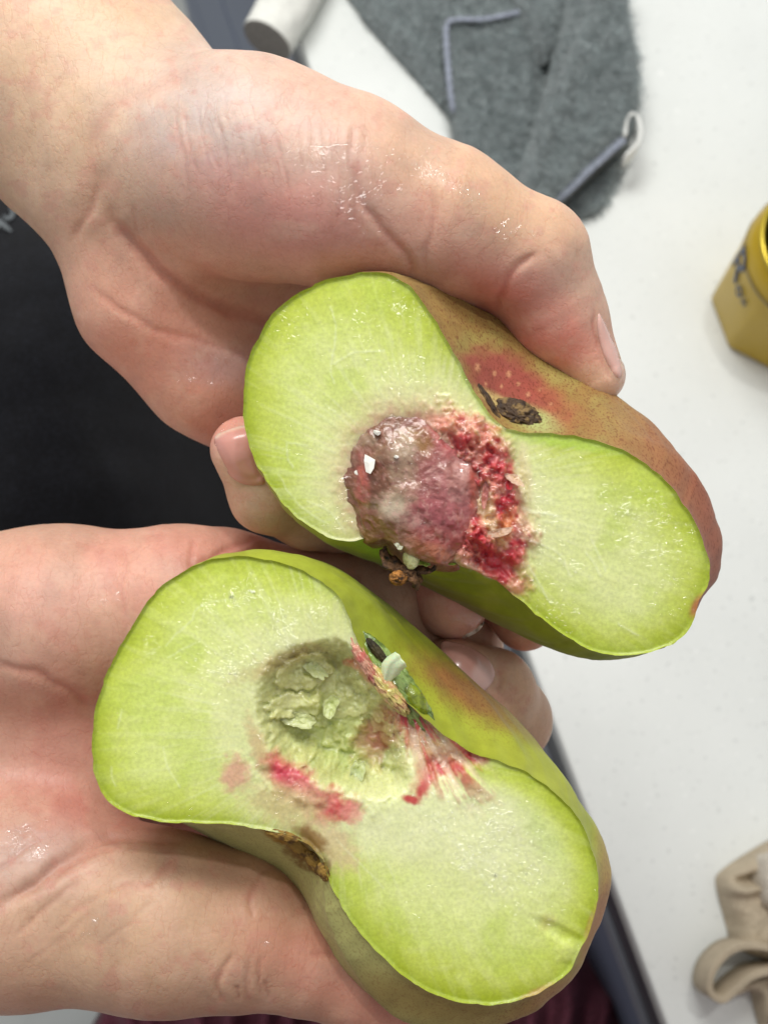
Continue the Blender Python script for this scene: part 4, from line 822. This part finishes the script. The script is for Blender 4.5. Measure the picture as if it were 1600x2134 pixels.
lump('torn_ridge', P(758, 1378, dso - 1.0), (4.4, .9, 1.2), M_PIT, peach2, .3, 3.0, gcol((216, 160, 134), (196, 90, 84)), 80, 40, 9.0, True, basis=[AX * .5 - AU * .86, AX * .86 + AU * .5, -AF])
0 and lump('torn_ridge', P(890, 1505, dso - .5), (6.5, 1.0, 1.2), M_PIT, peach2, .3, 3.0, gcol((212, 176, 150), (170, 92, 76)), 80, 40, 19.0, True, basis=[AX * .72 - AU * .69, AX * .69 + AU * .72, -AF])
def film_mat():
    m = MB('torn_film'); ln = m.noise(900, 3, .6, ((1, .25, 1), (0, 0, .5)))
    m.set(Base_Color=m.mix(L4((212, 226, 172)), L4((228, 236, 204)), ln), Roughness=.4, Subsurface_Weight=.3, Subsurface_Scale=.002, Normal=m.bump(ln, .35, .0005), Coat_Weight=.25, Coat_Roughness=.12); return m.m
M_FILM = film_mat()
fu, fv = np.meshgrid(np.linspace(0, 1, 26), np.linspace(-1, 1, 16), indexing='ij')
cl = resample([(800, 1440), (806, 1412), (818, 1388), (836, 1374)], 26); tt = np.gradient(cl, axis=0); nn = np.stack([-tt[:, 1], tt[:, 0]], 1); nn /= np.linalg.norm(nn, axis=1)[:, None]
ww = np.interp(np.linspace(0, 1, 26), [0, .3, .6, 1], [10, 12, 22, 19]); qx = cl[:, 0:1] + nn[:, 0:1] * ww[:, None] * fv; qy = cl[:, 1:2] + nn[:, 1:2] * ww[:, None] * fv
qx += 5 * (n2(fv.ravel() * 30, fu.ravel() * 4, 9, 1).reshape(fu.shape) - .5) * fu * 3; dz = dso - 1.0 - 3.2 * fu + 1.2 * fv ** 2 + .25 * np.sin(fv * 5 + fu * 2)
ft = P(qx.ravel(), qy.ravel(), dz.ravel()); fb_ = ft + AF * .35; f = grid_faces(26, 16); e_ = np.arange(26 * 16).reshape(26, 16); ed = np.concatenate([e_[0, :-1], e_[:-1, -1], e_[-1, :0:-1], e_[:0:-1, 0]]); m_ = len(ft)
mesh('torn_film', np.vstack([ft, fb_]), np.vstack([f, f[:, ::-1] + m_, np.stack([ed, ed + m_, np.roll(ed, -1) + m_, np.roll(ed, -1)], 1)]), M_FILM, peach2, label='thin shiny torn scrap of stem')

# ------------------------------------------------------------------ SETTING: counter, cabinet, floor
def counter_mat():
    m = MB('speckled_quartz'); v = m.noise(330, 2, .5); v2 = m.noise(640, 2, .5); n0 = m.noise(12, 4)
    c = m.mix(L4((230, 234, 231)), L4((186, 190, 188)), m.ramp(v, [(.64, 0.0), (.76, .6)])); c = m.mix(c, L4((176, 184, 186)), m.ramp(v2, [(.69, 0.0), (.76, .6)]))
    c = m.mix(c, L4((250, 252, 250)), m.ramp(m.noise(300, 2), [(.66, 0.0), (.75, .6)])); c = m.mix(c, m.ramp(n0, [(.3, .93), (.7, 1.02)]), 1.0, 'MULTIPLY')
    m.set(Base_Color=c, Roughness=.25, Specular_IOR_Level=.45); return m.m
ed0 = onz(629, 98, 0); ed1 = onz(1388, 2134, 0); ev = (ed1 - ed0)[:2]; ev /= np.linalg.norm(ev); en = np.array([-ev[1], ev[0]])   # en points over the counter
if en[0] < 0: en = -en
def box_along(name, a0, a1, n0, n1, z0, z1, mat, parent=None, bev=0.0):
    V = []
    for z in (z0, z1):
        for s, t in ((a0, n0), (a1, n0), (a1, n1), (a0, n1)): V.append([*(ed0[:2] + ev * s + en * t), z])
    f = [(3, 2, 1, 0), (4, 5, 6, 7), (0, 1, 5, 4), (1, 2, 6, 5), (2, 3, 7, 6), (3, 0, 4, 7)]
    o = mesh(name, np.array(V), f, mat, parent, smooth=False)
    if bev:
        b = o.modifiers.new('b', 'BEVEL'); b.width = bev * .001; b.segments = 3
    return o
ct = box_along('counter_top', -700, 1100, 0, 900, -14, 0, counter_mat(), None, 1.5); ct['kind'] = 'structure'
M_CHANNEL = simple('shaded_channel', (74, 76, 82), .35, 50, .05); M_CAB = simple('slate_cabinet', (118, 128, 150), .5, 400, .04, .05)  # dark channel colour stands for shade in the gap under the top
cab = thing('cabinet', 'slate blue drawer cabinet under the white counter with a dark gap between drawer fronts', 'cabinet', [*(ed0[:2] + en * 100), -900])
box_along('channel', -700, 1100, 3, 40, -58, -14.3, M_CHANNEL, cab); box_along('rail', -700, 1100, 1.0, 6, -70, -58.3, simple('light_rail', (150, 156, 166), .35, 50, .03), cab)
box_along('drawer_front', -700, 1100, 2, 20, -291, -70.6, M_CAB, cab, 1.0); box_along('drawer_front', -700, 1100, 2, 20, -580, -306, M_CAB, cab, 1.0); box_along('drawer_front', -700, 1100, 2, 20, -890, -595, M_CAB, cab, 1.0)
box_along('carcass', -700, 1100, 21, 600, -890, -59, simple('dark_carcass', (28, 28, 30), .7), cab)
fl = mesh('floor', np.array([[-3000, -3000, -900.], [3000, -3000, -900], [3000, 3000, -900], [-3000, 3000, -900]]), [(0, 1, 2, 3)], simple('pale_floor', (214, 218, 214), .4, 20, .05), None, smooth=False); fl['kind'] = 'structure'

# maroon ribbed garment below the lower hand
def rib_mat():
    m = MB('maroon_cloth'); n = m.noise(500, 5); c = m.mix(L4((96, 44, 60)), m.ramp(n, [(.3, .6), (.7, 1.3)]), 1.0, 'MULTIPLY'); m.set(Base_Color=c, Roughness=.85, Normal=m.bump(n, .5, .001)); return m.m
gout = resample([(150, 2240), (205, 2134), (225, 2080), (300, 2020), (500, 1960), (900, 1940), (1120, 1950), (1225, 2018), (1262, 2062), (1300, 2092), (1340, 2150), (1400, 2300), (900, 2400), (300, 2360)], 150, True)
V, T, n_ = fill(gout, 9.0); e = poly_dist(V, gout)
fold = np.sin(V[:, 0] / 22 + 3 * n2(V[:, 0], V[:, 1], 160, 1) + (V[:, 1] - 2134) * .004) ** 2
dg = 560 - 42 * np.sqrt(np.clip(e / 120, 0, 1)) - 12 * fold - 10 * (n2(V[:, 0], V[:, 1], 60, 3) - .5) + 26 * np.exp(-((V[:, 0] - 340) / 22) ** 2) + 30 * np.exp(-((V[:, 0] - 628) / 14) ** 2)
top = P(V[:, 0], V[:, 1], dg); bot = top + AF * 60; m_ = len(V); r_ = np.arange(n_); r2_ = (r_ + 1) % n_
gar = mesh('garment', np.vstack([top, bot]), [tuple(map(int, t)) for t in T] + [tuple(int(x) + m_ for x in t[::-1]) for t in T] + [(int(a), int(b), int(b) + m_, int(a) + m_) for a, b in zip(r_, r2_)], rib_mat(), None, base=P(760, 2134, 560))
nu, nv = 48, 40; uu, vv = np.meshgrid(np.linspace(0, 2 * math.pi, nu, endpoint=False), np.linspace(.03, math.pi - .03, nv)); B = np.stack([60 + 320 * np.sin(vv) * np.cos(uu), -430 + 250 * np.sin(vv) * np.sin(uu) + 6 * np.sin(uu * 30), 130 + 460 * np.cos(vv)], -1).reshape(-1, 3)
B[:, 0] = np.where(B[:, 2] < 8, np.minimum(B[:, 0], 100), B[:, 0])
body = mesh('torso_blocker', B, [tuple(map(int, q)) for q in grid_faces(nv, nu, True)] + [tuple(range(nu))[::-1], tuple(range(nu * nv - nu, nu * nv))], gar.data.materials[0], gar)  # unseen torso added out of frame to block fill light
tag(gar, 'dark maroon ribbed garment hanging below the lower hand at the bottom edge', 'clothing')

# ------------------------------------------------------------------ grey towel
def towel_mat():
    m = MB('grey_microfibre'); n = m.noise(700, 4, .65, ((1, .3, 1), (0, 0, -.9))); n0 = m.noise(120, 4); c = m.attr('Col')
    c = m.mix(c, m.ramp(n, [(.3, .66), (.7, 1.28)]), .85, 'MULTIPLY'); c = m.mix(c, m.ramp(n0, [(.3, .84), (.7, 1.1)]), 1.0, 'MULTIPLY')
    m.set(Base_Color=c, Roughness=.95, Normal=m.bump(n, .9, .0018), Sheen_Weight=.25, Specular_IOR_Level=.15); return m.m
M_TOWEL = towel_mat()
towel = thing('towel', 'grey fluffy cleaning cloth lying crumpled on the white counter behind the upper hand', 'towel', onz(1080, 150, 0))
def relief(name, out, hfun, step, mat, parent, colfn, zref=8.0, label=None, extra=None, zlow=.6, base=None):
    pts = resample(out, max(50, 10 * len(out)), True); V, T, n = fill(pts, step); e = poly_dist(V, pts); z = hfun(V[:, 0], V[:, 1], e)
    B = onz(V[:, 0], V[:, 1], zref); top = B.copy(); top[:, 2] = z; bot = B[:n].copy(); bot[:, 2] = zlow; m = len(V)
    fs = [tuple(map(int, t)) for t in T] + [(i, (i + 1) % n, m + (i + 1) % n, m + i) for i in range(n)] + [tuple(m + i for i in range(n))[::-1]]
    c = colfn(V[:, 0], V[:, 1]); return mesh(name, np.vstack([top, bot]), fs, mat, parent, np.vstack([c, c[:n]]), extra, label=label, base=base)
tcol = lambda x, y: np.tile(lin((132, 140, 141)), (len(x), 1)) * (.92 + .16 * n2(x, y, 60))[:, None]
rnd = lambda e, r, H_: H_ * np.sqrt(np.clip(1 - (1 - np.clip(e / r, 0, 1)) ** 2, 0, 1))
nz = lambda x, y, s, a: a * (n2(x, y, s, 2) - .5)
relief('cloth_layer', [(742, -60), (748, 8), (790, 62), (850, 128), (905, 190), (940, 235), (950, 290), (1000, 400), (1130, 470), (1130, 200), (1120, -60)], lambda x, y, e: 1 + rnd(e, 26, 5) + 4 * np.exp(-((x - y * .85 - 760) / 30) ** 2) * sm(0, 30, e) + nz(x, y, 30, 2.2), 6, M_TOWEL, towel, tcol)
relief('cloth_layer', [(1075, -60), (1085, 60), (1130, 130), (1170, 60), (1180, -60)], lambda x, y, e: 9 + rnd(e, 30, 9) + nz(x, y, 30, 3), 6, M_TOWEL, towel, tcol, 12)
relief('cloth_layer', [(1085, 440), (1170, 418), (1240, 358), (1300, 300), (1296, 350), (1262, 420), (1235, 446), (1200, 452), (1120, 470)], lambda x, y, e: 1 + rnd(e, 18, 4) + nz(x, y, 20, 2), 6, M_TOWEL, towel, tcol, 3)
relief('cloth_layer', [(926, 44), (938, 36), (1010, 34), (1085, 18), (1120, 90), (1130, 160), (1140, 300), (1080, 420), (1000, 430), (960, 330), (942, 230), (930, 120)], lambda x, y, e: 9 + rnd(e, 14, 4) + nz(x, y, 40, 3) - 5 * np.exp(-((x - 1130 + (y - 160) * .1) / 22) ** 2), 6, M_TOWEL, towel, tcol, 10)
relief('cloth_layer', [(1165, -60), (1172, 20), (1160, 80), (1140, 160), (1110, 260), (1072, 400), (1120, 440), (1165, 412), (1230, 350), (1300, 284), (1322, 268), (1336, 210), (1332, 110), (1312, 20), (1305, -60)], lambda x, y, e: 13 + rnd(e, 34, 9) + nz(x, y, 45, 4) + 3.5 * np.exp(-((x + (y - 80) * .38 - 1215) / 22) ** 2), 6, M_TOWEL, towel, tcol, 18)
M_STITCH = simple('pale_stitching', (150, 157, 172), .85, 900, .25, .6, .001)
def tube(name, pts3, r, mat, parent, ns=10, flat=1.0, label=None, n=60, bump=0.0):
    c = resample(pts3, n); t = np.gradient(c, axis=0); t /= np.linalg.norm(t, axis=1)[:, None]; up = np.array([0, 0, 1.0]); a = np.cross(t, up); a /= np.maximum(np.linalg.norm(a, axis=1), 1e-6)[:, None]; b = np.cross(a, t)
    th = np.linspace(0, 2 * math.pi, ns, endpoint=False); k = (1 + bump * np.sin(np.arange(n) * 1.9))[:, None, None]
    V = (c[:, None] + k * (a[:, None] * np.cos(th)[None, :, None] * r + b[:, None] * np.sin(th)[None, :, None] * r * flat)).reshape(-1, 3)
    f = [tuple(map(int, q)) for q in grid_faces(n, ns, True)] + [tuple(range(ns))[::-1], tuple(range((n - 1) * ns, n * ns))]
    return mesh(name, V, f, mat, parent, label=label)
tube('stitched_edge', np.array([onz(x, y, z) for x, y, z in [(1082, 24, 15.2), (1010, 38, 16.2), (945, 40, 16.2), (930, 56, 15.7), (932, 120, 15.7), (938, 190, 15.2), (944, 232, 14.2)]]), 1.3, M_STITCH, towel, bump=.3, flat=.4)
tube('stitched_edge', np.array([onz(x, y, z) for x, y, z in [(1150, 422, 16.2), (1185, 395, 18.2), (1225, 356, 19.2), (1265, 320, 19.2), (1300, 288, 19.2)]]), 1.8, M_STITCH, towel, bump=.3, flat=.4)
def ribbon(name, pts, z0, z1, th, mat, parent, n=70, label=None, edge=0.0):
    c = resample([(x, y) for x, y in pts], n); q = onz(c[:, 0], c[:, 1], (z0 + z1) / 2)[:, :2]; t = np.gradient(q, axis=0); t /= np.linalg.norm(t, axis=1)[:, None]; nn = np.stack([-t[:, 1], t[:, 0]], 1) * th / 2
    prof = [(-1, z0), (-1, z0 + .25 * (z1 - z0)), (-1, z1 - .6), (-.5, z1), (0, z1 - edge), (.5, z1), (1, z1 - .6), (1, z0 + .25 * (z1 - z0)), (1, z0)]
    V = np.stack([np.concatenate([q + nn * s, np.full((n, 1), z)], 1) for s, z in prof], 1).reshape(-1, 3)
    f = [tuple(map(int, x)) for x in grid_faces(n, len(prof), True)] + [tuple(range(len(prof)))[::-1], tuple(range((n - 1) * len(prof), n * len(prof)))]
    return mesh(name, V, f, mat, parent, label=label)
ribbon('fabric_tag', [(1298, 292), (1302, 262), (1314, 248), (1326, 260), (1330, 288), (1322, 312), (1300, 334)], 12, 22, 1.6, simple('white_tag', (236, 238, 234), .6, 400, .04), towel, label='small white loop tag')

def pile(parent, n, comb, L=2.6):
    VV = []; NN = []
    for o in [c for c in parent.children if c.name.startswith('cloth_layer')]:
        me = o.data; co = np.empty(len(me.vertices) * 3, np.float32); me.vertices.foreach_get('co', co); no = np.empty_like(co); me.vertices.foreach_get('normal', no)
        VV.append(co.reshape(-1, 3) * 1000 + np.array(parent.location) * 1000); NN.append(no.reshape(-1, 3))
    VV = np.vstack(VV).astype(float); NN = np.vstack(NN).astype(float); k = rng.integers(0, len(VV), n); k = k[NN[k, 2] > -.2]; n = len(k)
    base = VV[k] + rng.normal(0, 1.1, (n, 3)) * np.array([1, 1, .15]); clump = np.stack([vn(base / 5.0 + 3) - .5, vn(base / 5.0 + 9) - .5, vn(base / 5.0 + 15) * .2], 1) * 2.2
    d = NN[k] * .75 + comb + clump + rng.normal(0, .3, (n, 3)); d /= np.linalg.norm(d, axis=1)[:, None]; ln = rng.uniform(.6, 1.2, n)[:, None] * L
    w = np.cross(d, rng.normal(0, 1, (n, 3))); w /= np.linalg.norm(w, axis=1)[:, None]; w *= .16
    V = np.stack([base - w, base + w, base + d * ln * .6 + w * .6, base + d * ln], 1).reshape(-1, 3); i = np.arange(n)[:, None] * 4
    c = np.repeat(lin((164, 175, 176)) * (rng.uniform(.72, 1.25, n) * (.75 + .5 * vn(base / 4.0)))[:, None], 4, 0)
    o = mesh('pile', V, np.concatenate([i, i + 1, i + 2, i + 3], 1), M_PILE, parent, c, smooth=False); o['kind'] = 'stuff'
mp_ = MB('towel_pile'); mp_.set(Base_Color=mp_.attr('Col'), Roughness=.9, Specular_IOR_Level=.1); M_PILE = mp_.m
pile(towel, 60000, np.array([.55, -.65, 0.0]))

# white rolled tissue lying over the counter edge
axp = onz(556, 84, 12.0); axq = onz(700, -160, 12.0); axd = (axq - axp) / np.linalg.norm(axq - axp); sd_ = np.cross(axd, [0, 0, 1.0])
u = np.linspace(0, 2 * math.pi, 72, endpoint=False); rowsV = []
axd2 = axd.copy()
prof = [(0, .02), (0, .5), (0, .9), (.15, .985), (.6, 1.0)] + [(s, 1.0) for s in np.linspace(2, 75, 50)]
for s, r in prof:
    c = axp + axd * s; rad = 12.4 * r
    ring = c + sd_ * (np.cos(u) * rad)[:, None] + np.array([0, 0, 1.0]) * (np.sin(u) * rad)[:, None]
    if s > 1: ring += (sd_ * np.cos(u)[:, None] + np.array([0, 0, 1.0]) * np.sin(u)[:, None]) * ((fbm(ring / 9, 3) - .5) * 3.2 * min(1, s / 10))[:, None]
    rowsV.append(ring)
RV = np.vstack(rowsV); M_ROLL = simple('white_tissue', (232, 233, 226), .9, 700, .05, .4, .0008)
roll = thing('tissue_roll', 'white rolled tissue lying over the counter edge beside the wrist', 'tissue roll', axp)
k5 = 3 * 72
mesh('wrapping', RV[k5:], [tuple(map(int, q)) for q in grid_faces(len(prof) - 3, 72, True)], M_ROLL, roll)
mesh('end_face', RV[:k5 + 72], [tuple(map(int, q)) for q in grid_faces(4, 72, True)] + [tuple(range(72))[::-1]], simple('grey_core', (190, 188, 180), .95, 900, .2, .6, .001), roll, label='rough grey end')

# ------------------------------------------------------------------ yellow can
cc_ = onz(1627, 643, 0)[:2]; can = thing('can', 'short shiny yellow can with dark blue lettering at the right edge of the counter', 'can', [*cc_, 0])
def lathe(name, prof, mat, parent, ctr, n=96, label=None, octo=None):
    th = np.linspace(0, 2 * math.pi, n, endpoint=False); k8 = lambda t, z: 1.0 if octo is None else 1 + octo(z) * ((math.cos(math.pi / 8) / math.cos((t - math.radians(217) + math.pi / 4 * 40) % (math.pi / 4) - math.pi / 8)) * 1.01 - 1)
    V = np.array([[ctr[0] + r * k8(t, z) * math.cos(t), ctr[1] + r * k8(t, z) * math.sin(t), z] for r, z in prof for t in th])
    f = [tuple(map(int, q)) for q in grid_faces(len(prof), n, True)]; return mesh(name, V, f, mat, parent, label=label)
mY = MB('yellow_enamel'); nn_ = mY.noise(60, 3); mY.set(Base_Color=mY.mix(L4((196, 164, 8)), L4((176, 146, 8)), nn_), Roughness=.42, Coat_Weight=.08, Coat_Roughness=.2); mY = mY.m
lathe('can_wall', [(.1, .4), (30, .4), (31.0, 1.0), (31.5, 3), (31.6, 30), (31.6, 44), (31.0, 50), (29.6, 55), (28.2, 58)], mY, can, cc_, octo=lambda z: 1 - float(sm(20, 46, z)))
lathe('rim', [(28.2, 57.6), (29.2, 58.4), (29.4, 59.6), (28.7, 60.4), (27.8, 60.0), (27.5, 58.5)], simple('gold_rim', (206, 182, 60), .25, 50, .03, Metallic=.6), can, cc_)
lathe('inside', [(27.5, 58.8), (27.2, 40), (26.5, 6), (25, 3), (.1, 3)], simple('olive_inside', (98, 96, 24), .3, 50, .1, Metallic=.3), can, cc_)
lathe('stripe', [(31.75, 46.0), (31.72, 47.2)], simple('brown_stripe', (112, 100, 70), .4), can, cc_)
M_BLUE = simple('blue_ink', (58, 68, 92), .4, 500, .2)
def on_can(sts, w, a0, z0, sc):
    VV = []; FF = []; o = 0
    for pts in sts:
        c = resample(pts, 26); t = np.gradient(c, axis=0); nr = np.stack([-t[:, 1], t[:, 0]], 1); nr /= np.linalg.norm(nr, axis=1)[:, None]
        rows = []
        for s, dr in ((-1, .12), (1, .12), (1, -.3), (-1, -.3)):
            q = c + nr * w * s; ang = a0 + q[:, 0] * sc / 31.6; rad = 31.9 + dr; rows.append(np.stack([cc_[0] + rad * np.cos(ang), cc_[1] + rad * np.sin(ang), z0 + q[:, 1] * sc], 1))
        V = np.stack(rows, 1).reshape(-1, 3); f = [tuple(int(x) + o for x in q) for q in grid_faces(26, 4, True)]; VV.append(V); FF += f; o += len(V)
    mesh('lettering', np.vstack(VV), FF, M_BLUE, can)
aL = math.radians(172)
on_can([[(0, 0), (0, 2), (0, 4)], [(0, 4), (1.6, 4), (2.2, 3.1), (1.4, 2.1), (0, 2)], [(1.0, 2), (2.4, 0)]], .34, aL, 33, 3.6)
on_can([[(0, .6), (.9, 0), (1.8, .6), (1.8, 1.6), (.9, 2.2), (0, 1.6), (0, .6)]], .26, aL + .36, 32, 2.0); on_can([[(0, 0), (0, 2.2)], [(0, 1.2), (1, 1.2), (1, 0)]], .2, aL + .55, 32, 1.7)

# beige cloth bag with strap loops at the lower right
def canvas_mat():
    m = MB('beige_canvas'); n = m.noise(1200, 3, .6); n0 = m.noise(90, 4); c = m.mix(L4((192, 178, 154)), m.ramp(n, [(.3, .85), (.7, 1.1)]), 1.0, 'MULTIPLY'); c = m.mix(c, m.ramp(n0, [(.3, .86), (.7, 1.06)]), 1.0, 'MULTIPLY')
    m.set(Base_Color=c, Roughness=.9, Normal=m.bump(n, .5, .0006)); return m.m
M_CANV = canvas_mat(); bag = thing('cloth_bag', 'crumpled beige canvas bag with a looped strap at the lower right corner', 'bag', onz(1580, 1960, 0))
bcol = lambda x, y: np.tile(lin((178, 162, 136)), (len(x), 1))
relief('bag_cloth', [(1502, 1838), (1512, 1820), (1560, 1785), (1640, 1745), (1720, 1760), (1720, 2010), (1640, 2015), (1560, 1990), (1535, 1975), (1524, 1930), (1510, 1880)], lambda x, y, e: 1 + rnd(e, 26, 13) + nz(x, y, 30, 6) - 8 * blob(x, y, 1566, 1832, 40, 12, -8, .6) + 4 * blob(x, y, 1540, 1850, 40, 14, -5, .6), 5, M_CANV, bag, bcol, 8)
relief('bag_cloth', [(1590, 1800), (1612, 1780), (1700, 1770), (1700, 1900), (1610, 1895), (1592, 1860)], lambda x, y, e: 14 + rnd(e, 22, 9) + nz(x, y, 22, 5), 5, simple('pale_cloth', (204, 196, 182), .9, 700, .06), bag, bcol, 20)
ribbon('strap', [(1720, 2010), (1640, 1990), (1590, 1972), (1545, 1966), (1505, 1978), (1474, 2012), (1464, 2050), (1474, 2070), (1492, 2076), (1515, 2058), (1550, 2030), (1590, 2018), (1650, 2014), (1720, 2016)], 4, 23, 2.3, M_CANV, bag, 110, edge=.9)
relief('bag_cloth', [(1492, 2078), (1530, 2055), (1580, 2030), (1640, 2022), (1720, 2022), (1720, 2200), (1620, 2200), (1590, 2120), (1575, 2072), (1530, 2082)], lambda x, y, e: 1 + rnd(e, 14, 12) + nz(x, y, 22, 4), 5, M_CANV, bag, bcol, 10)
